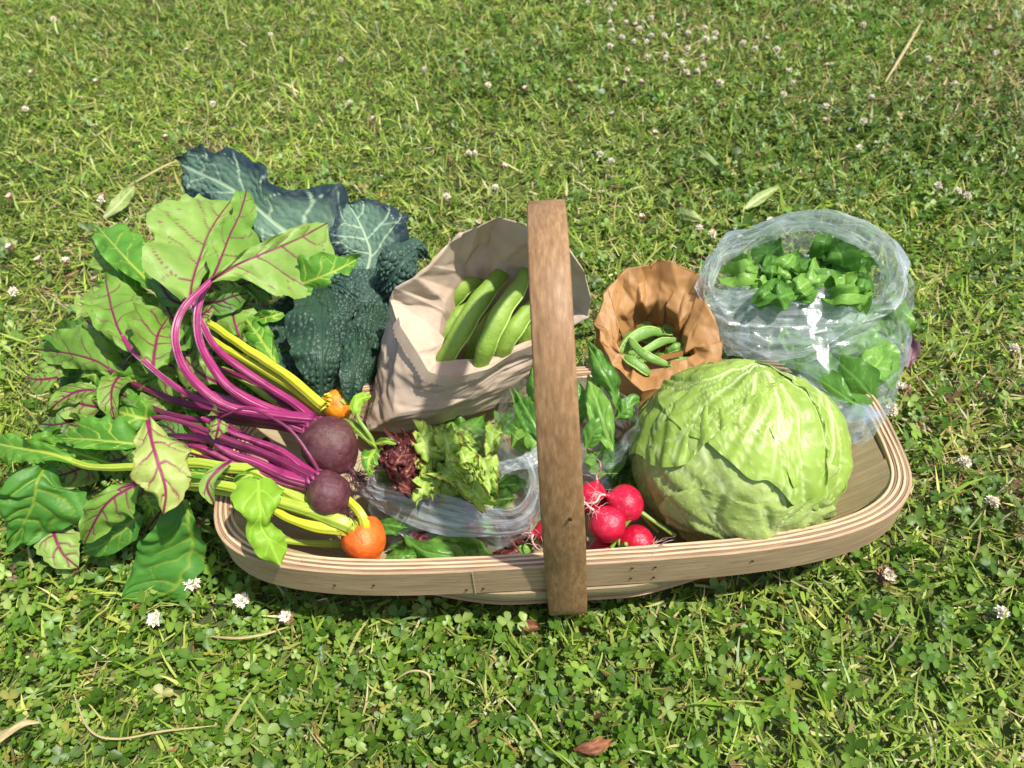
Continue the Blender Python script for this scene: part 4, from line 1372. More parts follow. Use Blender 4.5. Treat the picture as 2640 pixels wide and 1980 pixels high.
M_BEAN = pod_mat('broad_bean_skin', srgb('6a8a28'), srgb('7f9c36'), srgb('98ae4e'), .52)
M_PEA = pod_mat('pea_pod_skin', srgb('587f30'), srgb('6c923c'), srgb('86a852'), 0.42)
M_SEAM = pod_mat('pod_seam', srgb('8aa84a'), srgb('9db85c'), srgb('b0c470'), .5)
M_CALYX = leaf_mat('calyx', srgb('5c8a34'), srgb('7da24b'), srgb('9ab562'), 0.1)


def pod(name, label, cat, group, Z, pts, r, mat, seams=4.5, tipdark=True, flat=0.72, n=60, calyx=False):
    sp = Z.S(pts)
    P = spline(sp, n)
    u = np.linspace(0, 1, n)
    rad = M_(r / Z.sc, sp[len(sp) // 2])
    R = rad * np.clip(np.sin(np.pi * (0.03 + 0.94 * u)), 0, 1) ** 0.38
    R = R * (1 + 0.055 * np.sin(u * seams * 6.28 + r) + 0.04 * vn(P, 60, int(r)))
    R[-4:] *= np.array([0.8, 0.6, 0.35, 0.12])
    R[:3] *= np.array([0.2, 0.55, 0.85])
    t = thing(name, label, cat, P[n // 2] - np.array([0, 0, rad]), group)
    V, F, uv = tube(P, R, 20, CAMP - P + np.array([0.3, 0, 0]), flat)
    mask = np.repeat((sm(0.965, 1.0, u) if tipdark else u * 0), 20)
    mk('pod', V, F, mat, t, {'mask': mask}, uv)
    # the raised seam
    T, S, Nn = frame(P, CAMP - P + np.array([0.3, 0, 0]))
    V, F, uv = tube(P[2:-3] + (S[2:-3] * .80 + Nn[2:-3] * .60 * flat) * R[2:-3, None] * 0.97, 0.0005 + 0.07 * R[2:-3], 6)
    mk('seam', V, F, M_SEAM, t, {'mask': np.zeros(len(V))}, uv)
    if calyx:
        g = Geo()
        e = P[0]
        d = unit(P[0] - P[4])
        for k in range(5):
            a = k * 1.257
            o1 = unit(np.cross(d, (0.2, 0.4, 0.9)))
            o2 = np.cross(d, o1)
            sd = np.cos(a) * o1 + np.sin(a) * o2
            q = np.array([e + d * .001, e - d * rad * 0.6 + sd * rad * 0.8, e - d * rad * 1.0 + sd * rad * 1.3])
            V, F, uv = tube(spline(q, 8), np.linspace(rad * .3, rad * .05, 8), 6, d, .3)
            g.add(V, F, uv)
        V, F, uv = tube(spline(np.array([e, e + d * rad * .7, e + d * rad * 1.3 + np.array([.001, 0, .001])]), 8), rad * .16, 6)
        g.add(V, F, uv)
        g.build('calyx', M_CALYX, t, attr='vein')
    return t


BG = 'broad beans in the pale paper bag'
pod('broad_bean', 'broad bean pod at the back left in the pale paper bag', 'bean pod', BG, Z3, [(1040, 930, .16), (1190, 700, .195), (1300, 600, .208), (1420, 560, .205)], 60, M_BEAN)
pod('broad_bean', 'long bright broad bean pod lying diagonally in the middle of the pale paper bag', 'bean pod', BG, Z3, [(1050, 1240, .150), (1210, 970, .193), (1340, 750, .212), (1470, 580, .222), (1600, 450, .222)], 72, M_BEAN)
pod('broad_bean', 'greyish green broad bean pod with a dark tip pointing up beside the handle', 'bean pod', BG, Z3, [(1330, 1250, .148), (1420, 990, .195), (1520, 770, .217), (1630, 610, .228), (1695, 450, .24)], 68, M_BEAN)
pod('broad_bean', 'shaded broad bean pod at the right of the pale bag, half behind the handle', 'bean pod', BG, Z3, [(1440, 1190, .145), (1560, 950, .19), (1690, 770, .205), (1840, 620, .215)], 62, M_BEAN)
pod('broad_bean', 'broad bean pod low at the left wall of the pale bag', 'bean pod', BG, Z3, [(1020, 1180, .14), (1150, 920, .175), (1240, 800, .187), (1330, 720, .185)], 62, M_BEAN)
pod('broad_bean', 'broad bean pod deep at the right, mostly behind the handle', 'bean pod', BG, Z3, [(1620, 1090, .14), (1690, 930, .175), (1800, 800, .19), (1900, 700, .195)], 56, M_BEAN)
pod('broad_bean', 'slim broad bean pod between the two long ones in the pale bag', 'bean pod', BG, Z3, [(1260, 1180, .135), (1360, 960, .172), (1470, 790, .19), (1570, 660, .2)], 52, M_BEAN)
PG = 'sugar snap peas in the brown paper bag'
for pts, r, lb in [
        ([(610, 840, .14), (520, 825, .146), (420, 870, .146), (330, 980, .136)], 40, 'plump snap pea pod with its leafy cap, highest in the brown bag'),
        ([(690, 880, .135), (600, 885, .142), (500, 940, .142), (420, 1000, .135)], 27, 'snap pea pod lying in the middle of the brown bag'),
        ([(640, 1030, .14), (530, 985, .15), (450, 930, .153), (400, 860, .15)], 27, 'snap pea pod with a pointed pale tip crossing the others in the brown bag'),
        ([(560, 810, .125), (620, 800, .13), (700, 830, .13), (760, 890, .125)], 36, 'snap pea pod in the shade at the back of the brown bag'),
        ([(360, 970, .142), (410, 1000, .145), (470, 1040, .142), (530, 1090, .135)], 34, 'snap pea pod at the front left edge of the brown bag'),
        ([(690, 960, .13), (760, 930, .136), (830, 960, .13)], 26, 'short snap pea pod at the right wall of the brown bag'),
        ([(620, 950, .13), (680, 920, .135), (740, 910, .13)], 26, 'small snap pea pod between the others in the brown bag'),
        ([(430, 800, .12), (520, 780, .126), (620, 760, .126), (700, 780, .12)], 28, 'snap pea pod deepest at the back wall of the brown bag'),
        ([(350, 880, .125), (420, 850, .13), (500, 870, .13), (580, 900, .125)], 28, 'snap pea pod under the plump one in the brown bag'),
        ([(560, 960, .128), (640, 990, .134), (720, 1000, .132), (790, 990, .126)], 25, 'snap pea pod just behind the torn front edge of the brown bag'),
        ([(330, 1000, .128), (420, 960, .134), (520, 1010, .134), (600, 1040, .128)], 26, 'snap pea pod low at the front left of the brown bag')]:
    pod('pea_pod', lb, 'pea pod', PG, Z5, pts, r, M_PEA, 2.5, False, 0.6, 40, True)

# ---------------------------------------------------------------- cabbage
M_CAB = leaf_mat('cabbage_leaf', srgb('83a236'), srgb('98b648'), srgb('c8d792'), 0.15, 0.36, nscale=16, bumpy=.2, spots=.25)
M_CAB2 = leaf_mat('cabbage_inner_leaf', srgb('94ac50'), srgb('a8bd66'), srgb('ccd79c'), 0.15, 0.4, nscale=16, bumpy=.35, spots=.3)
cc = Z6(985, 668, .114)
ce = np.array([.0985, .084, .083])
cab = thing('cabbage', 'big pale green cabbage head at the right end of the trug', 'cabbage', (cc[0], cc[1], cc[2] - ce[2]))


def cab_surf(D, off):
    """point on the head in direction D (unit), off metres proud"""
    D = unit(D)
    r = 1 / np.sqrt(((D / ce) ** 2).sum(-1))
    bumpy = 0.003 * fbm(D, 2.2, 21, 3)
    return cc + D * (r + bumpy + off)[..., None]


def cab_ray(x, y):
    """direction from the head's centre to the surface point seen at zoom pixel x, y"""
    d = unit(Z6(x, y, 0.1) - CAMP)
    o = (CAMP - cc) / ce
    dd = d / ce
    A, B, C = dd @ dd, 2 * o @ dd, o @ o - 1
    disc_ = B * B - 4 * A * C
    t = (-B - math.sqrt(max(disc_, 0))) / (2 * A)
    return unit(CAMP + d * t - cc)


th_, ph_ = np.meshgrid(np.linspace(0.02, math.pi - 0.02, 60), np.linspace(0, 2 * np.pi, 90, endpoint=False), indexing='ij')
D = np.stack([np.sin(th_) * np.cos(ph_), np.sin(th_) * np.sin(ph_), np.cos(th_)], -1)
V = cab_surf(D, -0.004 + 0.002 * fbm(D, 5, 9, 2))
mk('heart', V.reshape(-1, 3), grid_faces(60, 90, wrap_v=True), M_CAB2, cab, {'vein': np.zeros(V.shape[0] * V.shape[1]), 'edge': np.zeros(V.shape[0] * V.shape[1])})


def cab_leaf(anchor, boundary, off, mat, nveins, seed, nu=70, nb=120, edge_lift=.0018, bulge=.0015, fan=1.0):
    """outer leaf: fans out from the anchor direction to a boundary traced on the head"""
    A = unit(np.array(anchor, float))
    Bd = np.array([b if len(b) == 3 else cab_ray(*b) for b in boundary])
    Bd = unit(spline(Bd, nb))
    wobr = np.random.default_rng(seed)
    t = np.linspace(0, 1, nu)
    Tt, I = np.meshgrid(t, np.arange(nb), indexing='ij')
    om = np.arccos(np.clip((Bd @ A), -0.999, 0.999))
    om_ = om[None]
    rr = Tt * (1 + 0.045 * vn(np.stack([I / 14.0, I * 0, I * 0 + seed], -1), 1.0, seed) + .006 * vn(np.stack([I / 4.0, I * 0, I * 0 + seed], -1), 1.0, seed))
    Dd = (np.sin((1 - rr) * om_) / np.sin(om_))[..., None] * A + (np.sin(rr * om_) / np.sin(om_))[..., None] * Bd[None]
    x = I / (nb - 1.0)
    vein = np.zeros_like(x)
    wid = om_.mean() * 0.1
    span = np.arccos(np.clip((Bd[1:] * Bd[:-1]).sum(1), -1, 1)).sum() * 0.095
    pad = np.zeros_like(x)
    for k in range(nveins):
        x0 = (k + 0.5 + 0.3 * (wobr.random() - .5)) / nveins
        main = abs(x0 - .5) < .5 / nveins
        wav = 0.020 * vn(np.stack([Tt * 4, Tt * 0 + k, Tt * 0], -1), 1.0, seed + k)
        xx = 0.5 + (x0 - 0.5) * (0.35 + 0.65 * Tt) + wav
        dist = np.abs(x - xx) * span * np.maximum(np.sin(rr * om_) / np.sin(om_), .15)
        w = (0.0042 if main else 0.0027) * (1 - 0.7 * Tt)
        vein = np.maximum(vein, 1 - sm(0.3, 1.25, dist / w))
        pad = np.maximum(pad, 1 - sm(0, .014, dist))
        for q in range(3):
            tb = 0.22 + 0.24 * q + 0.1 * wobr.random()
            sg = 1 if wobr.random() < .5 else -1
            xb = xx + sg * (Tt - tb) * (0.28 + .15 * wobr.random()) / max(nveins, 3) * 2.6
            db = np.abs(x - xb) * span * np.maximum(np.sin(rr * om_) / np.sin(om_), .15)
            m = (1 - sm(0.3, 1.2, db / (w * .6))) * (Tt > tb)
            vein = np.maximum(vein, m * .75)
            pad = np.maximum(pad, (1 - sm(0, .008, db)) * (Tt > tb))
    f1, f2 = voro2(x * span * 70, Tt * om_.mean() * .1 * 70, seed)
    vein = np.maximum(vein, 0.38 * (1 - sm(0.02, 0.10, f2 - f1)))
    lift = edge_lift * sm(.82, 1.0, Tt) * (0.4 + 0.6 * vn(np.stack([I / 7.0, I * 0, I * 0], -1), 1.0, seed + 3) + .3) + edge_lift * .3 * sm(.9, 1, Tt)
    h = off + lift + bulge * (1 - pad) + 0.0014 * vein + 0.0030 * fbm(Dd, 5, seed + 4, 2)
    V = cab_surf(Dd, h)
    return mk('outer_leaf', V.reshape(-1, 3), grid_faces(nu, nb), mat, cab, {'vein': np.clip(vein, 0, 1).ravel(), 'edge': (Tt * .6).ravel()})


back = unit(np.array([0.25, 0.75, 0.55]))
# front lower leaf, fanning up from the stalk end low at the front right
cab_leaf(unit(np.array([0.35, -.75, -.75])), [(np.array([-.75, -.35, -.75])), (300, 900), (310, 640), (520, 560), (800, 480), (1100, 520), (1400, 700), (1660, 760), (np.array([.97, -.1, -.35]))], .000, M_CAB2, 6, 31, bulge=.003)
# lower leaf overlapping it
cab_leaf(unit(np.array([0.1, -.85, -.6])), [(np.array([-.5, -.8, -.55])), (520, 960), (720, 880), (980, 900), (1250, 960), (1480, 930), (np.array([.8, -.45, -.5]))], .004, M_CAB2, 4, 32, bulge=.003)
# left leaf wrapping the top left
cab_leaf(back, [(np.array([-.7, .65, .1])), (310, 480), (300, 690), (480, 690), (660, 690), (760, 600), (900, 480), (1100, 330), (1250, 240)], .003, M_CAB, 6, 33, bulge=.003)
# main top leaf
cab_leaf(unit(np.array([.2, .6, .75])), [(560, 250), (560, 420), (660, 560), (800, 600), (930, 690), (1060, 785), (1180, 800), (1340, 980), (1450, 940), (1500, 700), (1420, 380), (1300, 250)], .0042, M_CAB, 7, 34, bulge=.003, edge_lift=.0012)
# right leaf with the strong rib
cab_leaf(unit(np.array([.5, .75, .5])), [(1100, 240), (1150, 480), (1250, 760), (1400, 985), (1560, 1010), (1660, 880), (np.array([.99, .1, -.1])), (np.array([.9, .5, -.2]))], .0015, M_CAB, 4, 35, bulge=.002, edge_lift=.001)


# ---------------------------------------------------------------- radishes
M_RAD = root_mat('radish_skin', [(0.3, srgb('b00f2c')), (0.6, srgb('c51a3a')), (0.8, srgb('d2405a'))], 0.28, 35, srgb('d8506c'), .2)
M_RTAIL = root_mat('radish_root', [(0.3, srgb('c98f86')), (0.7, srgb('e2c6b4'))], 0.6)
M_RSTEM = stem_mat('radish_stalk', srgb('7f9c3c'), srgb('68862c'), srgb('a5b964'))
RG = 'radishes beside the handle'


def radish(label, px, py, z, r, tail, seed, nh=7):
    c = W(px, py, z)
    R = M_(r, c)
    ax = unit(np.array(tail, float))
    t = thing('radish', label, 'radish', c - np.array([0, 0, R]), RG)
    V, F, uv = lathe(c, ax, [(-0.98 * R, .05 * R), (-0.93 * R, .32 * R), (-.6 * R, .78 * R), (0, R), (.55 * R, .84 * R), (.9 * R, .48 * R), (1.1 * R, .2 * R), (1.3 * R, .08 * R)], 36, .09, seed)
    mk('root', V, F, M_RAD, t, None, uv)
    e = c + ax * 1.25 * R
    rr = np.random.default_rng(seed)
    p = [e - ax * .1 * R]
    d = ax
    for k in range(5):
        d = unit(d + .5 * rr.normal(size=3))
        p.append(p[-1] + d * R * .45)
    V, F, uv = tube(spline(np.array(p), 30), np.linspace(.075 * R, .012 * R, 30), 7)
    mk('taproot', V, F, M_RTAIL, t, None, uv)
    hairs('root_hairs', [e, p[1], p[2], c + ax * 1.05 * R], [ax, d, ax + rr.normal(size=3) * .5], nh, R * 1.3, .00030, M_RTAIL, t, seed, 1.0, .2)
    for k in range(3):
        o1 = rr.normal(size=3) * .25
        q = np.array([c - ax * R * .9, c - ax * R * 1.3 + o1 * R, c - ax * R * 1.9 + o1 * 2.5 * R])
        q[:, 2] = np.maximum(q[:, 2], .03)
        V, F, uv = tube(spline(q, 14), .0022, 8)
        mk('stalk', V, F, M_RSTEM, t, None, uv)
    return t


radish('topmost radish resting against the cabbage, its pale root curling left', 1612, 1300, .115, 50, (-.75, .1, .55), 51, 14)
radish('round red radish right of the handle, below the topmost one', 1568, 1352, .110, 48, (-.5, .2, .7), 52, 12)
radish('radish at the front rim with a long pale root lying across it', 1640, 1400, .088, 48, (.5, -.5, .6), 53, 12)
radish('radish half hidden behind the handle on its right side', 1526, 1285, .105, 42, (.3, .5, .7), 54, 8)
radish('radish peeping out at the left side of the handle', 1425, 1372, .095, 44, (-.8, -.1, .2), 55, 16)
radish('radish lowest at the front rim right of the handle', 1555, 1425, .075, 40, (-.3, .4, -.5), 56, 3)


# ---------------------------------------------------------------- clear plastic bags and what is in them
def plastic_mat(name, milk, gloss=0.5, tint=(0.95, 0.98, 0.97, 1), ws=(160, 25), col=(0.85, 0.93, 0.95, 1)):
    m, nt, b, out = nodes(name)
    nt.nodes.remove(b)
    uv = coords(nt, 'UV')
    wv = noise(nt, mapping(nt, uv, (ws[0], ws[1], 1)), 1.0, 4, 0.65)
    wv2 = noise(nt, mapping(nt, uv, (ws[1], ws[0], 1)), 0.8, 4, 0.65)
    ad = N(nt, 'Math', operation='ADD')
    nt.links.new(wv, ad.inputs[0])
    nt.links.new(wv2, ad.inputs[1])
    bp = N(nt, 'Bump')
    bp.inputs['Strength'].default_value = 0.16
    bp.inputs['Distance'].default_value = 0.0025
    nt.links.new(ad.outputs[0], bp.inputs['Height'])
    tr = N(nt, 'BsdfTransparent')
    tr.inputs[0].default_value = tint
    df = N(nt, 'BsdfDiffuse')
    df.inputs[0].default_value = col
    tl = N(nt, 'BsdfTranslucent')
    tl.inputs[0].default_value = col
    gl = N(nt, 'BsdfGlossy')
    gl.inputs['Roughness'].default_value = 0.18
    nt.links.new(bp.outputs[0], gl.inputs['Normal'])
    nt.links.new(bp.outputs[0], df.inputs['Normal'])
    a1 = N(nt, 'MixShader')
    a1.inputs[0].default_value = .5
    nt.links.new(df.outputs[0], a1.inputs[1])
    nt.links.new(tl.outputs[0], a1.inputs[2])
    fc = N(nt, 'MapRange')
    fc.inputs[1].default_value = .42
    fc.inputs[2].default_value = .68
    fc.inputs[3].default_value = milk * .35
    fc.inputs[4].default_value = min(1, milk * 1.9)
    nt.links.new(wv, fc.inputs[0])
    a2 = N(nt, 'MixShader')
    nt.links.new(fc.outputs[0], a2.inputs[0])
    nt.links.new(tr.outputs[0], a2.inputs[1])
    nt.links.new(a1.outputs[0], a2.inputs[2])
    lw = N(nt, 'LayerWeight')
    lw.inputs[0].default_value = 0.30
    nt.links.new(bp.outputs[0], lw.inputs['Normal'])
    mu = N(nt, 'Math', operation='MULTIPLY_ADD')
    nt.links.new(lw.outputs['Fresnel'], mu.inputs[0])
    mu.inputs[1].default_value = gloss
    mu.inputs[2].default_value = 0.03
    a3 = N(nt, 'MixShader')
    nt.links.new(mu.outputs[0], a3.inputs[0])
    nt.links.new(a2.outputs[0], a3.inputs[1])
    nt.links.new(gl.outputs[0], a3.inputs[2])
    nt.links.new(a3.outputs[0], out.inputs[0])
    return m


M_FILM = plastic_mat('clear_film', .15, .3, ws=(45, 60))
M_ROLL = plastic_mat('rolled_film', .34, .3, ws=(10, 150), col=(.90, .93, .93, 1))
M_ROLLW = plastic_mat('rolled_film_milky', .38, .3, ws=(10, 150), col=(0.90, 0.94, 0.95, 1))

M_SPIN = leaf_mat('spinach_leaf', srgb('4a7f28'), srgb('609636'), srgb('74a446'), .35, .33)
M_SPIN2 = leaf_mat('spinach_leaf_light', srgb('679d34'), srgb('80b248'), srgb('96be5c'), .35, .33)
M_LETG = leaf_mat('green_lettuce', srgb('94ba3a'), srgb('b0cf54'), srgb('c4da7c'), .35, .4, edge=srgb('7a5238'), edge_lo=.86)
M_LETR = leaf_mat('red_lettuce', srgb('4a1c22'), srgb('6b2f30'), srgb('8a5a4a'), .2, .33)

# rear right bag
Q1 = Z5.S([(870, 520, .195), (960, 310, .22), (1240, 165, .24), (1480, 90, .25), (1700, 125, .25), (1900, 225, .24), (2000, 400, .218), (1965, 560, .195), (1850, 630, .182), (1640, 590, .182), (1350, 545, .185), (1060, 580, .185), (930, 575, .188)])
QC = Z5.S([(850, 620, .168), (890, 420, .185), (1130, 260, .195), (1480, 190, .2), (1760, 220, .2), (1990, 330, .19), (2060, 560, .172), (1990, 690, .155), (1850, 810, .143), (1560, 950, .135), (1290, 1000, .132), (1000, 900, .138), (880, 740, .150)])
QM = Z5.S([(900, 760, .13), (950, 560, .12), (1200, 400, .11), (1480, 350, .10), (1760, 350, .1), (2000, 440, .11), (2105, 560, .125), (2085, 760, .11), (2020, 1000, .10), (1640, 1160, .13), (1300, 1040, .13), (1020, 950, .132), (930, 850, .132)])
Q0 = Z5.S([(1050, 930, .10), (1150, 760, .08), (1300, 640, .06), (1500, 600, .05), (1700, 600, .05), (1900, 700, .05), (2030, 900, .06), (2020, 1170, .075), (1940, 1335, .118), (1600, 1345, .125), (1320, 1090, .118), (1150, 1010, .112), (1080, 970, .105)])
pb = thing('plastic_bag', 'clear plastic bag with a rolled rim holding green leaves behind the cabbage', 'plastic bag', Q0.mean(0) * np.array([1, 1, 0]) + np.array([0, 0, .05]))
G, F, uv, CC = crisp_sheet([Q0, QM, Q1], 30, [3, 3], 260, 70, [.002, .007, .003], 25, .0016, 50)
mk('bag_wall', G.reshape(-1, 3), F, M_FILM, pb, None, uv)
Vb = np.vstack([G[0], G[0].mean(0)[None]])
mk('bag_bottom', Vb, [(i, (i + 1) % 260, 260) for i in range(260)], M_FILM, pb)
wrk = lambda U, V, tt: .0020 * crease(U * 110 + 2 * vn(np.stack([V * 10, U * 8, U * 0], -1), 1.0, 3), V * 4, 5) + .0022 * crease(U * 40 + V * 3, V * 9 - U * 9, 6)
QCm = .5 * Q1 + .5 * QC + unit(np.concatenate([(Q1 - Q1.mean(0))[:, :2], np.zeros((13, 1))], 1)) * .008
G, F, uv, CC = crisp_sheet([Q1, QCm, QC], 26, [3, 4], 280, 80, [.0025, .004, .004], 26, .0012, 70)
mk('rolled_rim', G.reshape(-1, 3), F, M_ROLL, pb, None, uv)
Q1i = Q1.mean(0) + (Q1 - Q1.mean(0)) * .93
Q1i[:, 2] -= .022
G, F, uv, CC = crisp_sheet([Q1 + np.array([0, 0, .0006]), .5 * (Q1 + Q1i), Q1i], 28, [2, 2], 240, 40, [.0015, .003, .003], 27, .0012, 70)
mk('inner_fold', G.reshape(-1, 3), F, M_ROLLW, pb, None, uv)
# the loose bottom corner hanging over the rim
fl = Z5.S([(1660, 1300, .135), (1800, 1250, .142), (1960, 1320, .132), (1870, 1450, .128), (1790, 1492, .13), (1700, 1478, .13)])
m0 = Z5(1810, 1385, .142)
Vf = np.vstack([fl, m0[None], fl - np.array([0, 0, .004]), (m0 - np.array([0, .003, .010]))[None]])
Ff = [(i, (i + 1) % 6, 6) for i in range(6)] + [(7 + (i + 1) % 6, 7 + i, 13) for i in range(6)]
mk('bag_corner', Vf, Ff, M_FILM, pb, None, np.tile([[0, 0], [.05, 0], [.1, 0], [.1, .05], [.05, .06], [0, .05], [.05, .03]], (2, 1)), smooth=False)
SG = 'green leaves in the rear plastic bag'


def bagleaf(Z, pts, wl, wr, mat, label, group, name='spinach_leaf', cat='leaf', **kw):
    o = zleaf(Z, name, pts, wl, wr, mat, None, nu=38, nw=23, **kw)
    return tag(o, label, cat, group)


tops = [([(1540, 420, .16), (1560, 340, .2), (1580, 270, .212), (1600, 235, .205)], 80, M_SPIN, 'round dark leaf rising highest in the rear plastic bag'),
        ([(1640, 480, .17), (1680, 410, .2), (1660, 340, .21), (1620, 290, .2)], 105, M_SPIN, 'large rounded leaf facing up under the highest one in the rear plastic bag'),
        ([(1240, 520, .165), (1300, 460, .188), (1360, 400, .198), (1400, 350, .19)], 60, M_SPIN2, 'pointed light leaf left of the middle in the rear bag mouth'),
        ([(1280, 590, .165), (1200, 540, .178), (1130, 520, .178), (1070, 500, .17)], 40, M_SPIN2, 'narrow leaf reaching the left wall of the rear plastic bag'),
        ([(1290, 480, .17), (1230, 520, .182), (1170, 560, .184), (1100, 600, .175)], 45, M_SPIN2, 'curled leaf folded over at the left of the rear bag mouth'),
        ([(1350, 560, .17), (1480, 520, .186), (1600, 500, .192), (1720, 500, .185)], 60, M_SPIN, 'long lobed leaf lying across the mouth of the rear bag'),
        ([(1560, 600, .168), (1680, 560, .182), (1780, 530, .186), (1870, 500, .178)], 55, M_SPIN2, 'leaf pointing to the right wall of the rear bag mouth'),
        ([(1650, 640, .165), (1720, 590, .176), (1800, 590, .178), (1860, 610, .172)], 40, M_SPIN, 'leaf just behind the front fold of the rear bag'),
        ([(1700, 470, .17), (1780, 440, .188), (1830, 420, .188), (1870, 430, .18)], 50, M_SPIN, 'leaf against the right inner roll of the rear bag')]
for k, (p, w_, mt, lb) in enumerate(tops):
    bagleaf(Z5, p, [8, w_, w_, w_ * .7, 8], [8, w_, w_, w_ * .7, 8], mt, lb, SG, seed=400 + k, cup=.2 - .1 * (k % 4), frill=.003, nv=4, vw=.02)
for p, w_, mt in [([(1700, 560, .15), (1500, 580, .165), (1300, 600, .16), (1150, 640, .15)], 70, M_SPIN),
                  ([(1150, 850, .12), (1200, 760, .14), (1250, 700, .15), (1350, 650, .155)], 90, M_SPIN),
                  ([(1400, 880, .11), (1500, 780, .135), (1600, 700, .15), (1700, 650, .155)], 110, M_SPIN2),
                  ([(1620, 980, .11), (1720, 860, .13), (1820, 760, .14), (1900, 660, .145)], 110, M_SPIN2),
                  ([(1980, 1180, .095), (1900, 1000, .12), (1840, 880, .13), (1800, 780, .13)], 110, M_SPIN2),
                  ([(1880, 1240, .115), (1780, 1120, .135), (1690, 1040, .14), (1620, 960, .13)], 110, M_SPIN),
                  ([(1750, 1250, .125), (1600, 1150, .132), (1480, 1080, .132), (1340, 1030, .125)], 80, M_SPIN),
                  ([(1300, 960, .11), (1400, 900, .13), (1500, 880, .132), (1600, 880, .125)], 80, M_SPIN),
                  ([(2040, 900, .085), (2020, 760, .11), (1980, 640, .125), (1940, 560, .13)], 80, M_SPIN2),
                  ([(1060, 800, .12), (1050, 700, .14), (1080, 640, .15), (1150, 600, .15)], 60, M_SPIN),
                  ([(1900, 1300, .11), (1800, 1270, .122), (1700, 1230, .125), (1620, 1200, .12)], 60, M_SPIN)]:
    bagleaf(Z5, p, [8, w_, w_, w_ * .7, 8], [8, w_, w_, w_ * .7, 8], mt, 'green leaf seen through the wall of the clear plastic bag behind the cabbage', 'leaves pressed against the rear plastic bag wall', seed=int(p[0][0]), cup=-.15, frill=.002, nv=5, vw=.02)

fr = np.random.default_rng(123)
for k in range(30):
    x, y = fr.uniform(1090, 1840), fr.uniform(370, 660)
    z = .166 + .018 * fr.random()
    a = fr.uniform(-.6, 2.2)
    p = [(x + math.cos(a) * 90 * (q - 1), y - math.sin(a) * 90 * (q - 1), z + .012 * math.sin(q * 1.5)) for q in (0, .7, 1.4, 2)]
    w_ = fr.uniform(55, 90)
    bagleaf(Z5, p, [8, w_, w_, w_ * .7, 8], [8, w_, w_, w_ * .7, 8], (M_SPIN, M_SPIN2)[k % 2], 'green leaf low in the mouth of the rear plastic bag', 'leaves filling the rear plastic bag', seed=440 + k, cup=fr.uniform(-.3, .3), frill=.003, nv=4, vw=.02)
for k in range(20):
    x, y = fr.uniform(1200, 1960), fr.uniform(720, 1200)
    z = .09 + .03 * fr.random()
    a = fr.uniform(.5, 2.6)
    p = [(x + math.cos(a) * 110 * (q - 1), y - math.sin(a) * 110 * (q - 1), z + .01 * math.sin(q * 1.5)) for q in (0, .7, 1.4, 2)]
    w_ = fr.uniform(80, 125)
    bagleaf(Z5, p, [8, w_, w_, w_ * .7, 8], [8, w_, w_, w_ * .7, 8], (M_SPIN, M_SPIN2)[k % 2], 'green leaf deep inside the clear plastic bag behind the cabbage', 'leaves filling the rear plastic bag', seed=470 + k, cup=fr.uniform(-.3, .3), frill=.003, nv=4, vw=.02)

# front bag of salad
A1 = Z4.S([(560, 610, .125), (600, 480, .135), (720, 400, .145), (900, 330, .15), (1100, 310, .155), (1290, 430, .155), (1390, 580, .145), (1330, 730, .132), (1190, 750, .125), (980, 690, .122), (770, 650, .120)])
AC = Z4.S([(490, 690, .110), (520, 520, .115), (640, 400, .12), (880, 320, .125), (1130, 290, .13), (1340, 380, .135), (1450, 620, .125), (1400, 810, .108), (1240, 900, .100), (930, 890, .096), (670, 810, .098)])
A0 = Z4.S([(620, 900, .05), (640, 700, .045), (760, 560, .04), (900, 520, .04), (1100, 520, .04), (1260, 600, .045), (1380, 800, .05), (1380, 960, .055), (1200, 1040, .056), (950, 1050, .055), (720, 1010, .053)])
AM = .5 * A0 + .5 * A1
AM[:, :2] += (AM - AM.mean(0))[:, :2] * .14
pf = thing('plastic_bag', 'clear plastic bag of red and green lettuce left of the handle', 'plastic bag', A0.mean(0) * np.array([1, 1, 0]) + np.array([0, 0, .04]))
G, F, uv, CC = crisp_sheet([A0, AM, A1], 26, [3, 3], 280, 80, [.002, .006, .003], 35, .0016, 50)
mk('bag_wall', G.reshape(-1, 3), F, M_FILM, pf, None, uv)
Vb = np.vstack([G[0], G[0].mean(0)[None]])
mk('bag_bottom', Vb, [(i, (i + 1) % 280, 280) for i in range(280)], M_FILM, pf)
ACm = .5 * A1 + .5 * AC + unit(np.concatenate([(A1 - A1.mean(0))[:, :2], np.zeros((11, 1))], 1)) * .006
G, F, uv, RR = ring_sheet([A1, ACm, AC], 240, [26, 30], .0035, (40, 22), 36, .0005, lin=.8, wr=wrk)
ka = np.r_[118:240, 0:8]
uvg = uv.reshape(G.shape[0], 240, 2)[:, ka]
uvg[:, -8:, 0] += .5
mk('rolled_rim', G[:, ka].reshape(-1, 3), grid_faces(G.shape[0], len(ka)), M_ROLLW, pf, None, uvg.reshape(-1, 2))
LG = 'lettuce leaves in the front plastic bag'
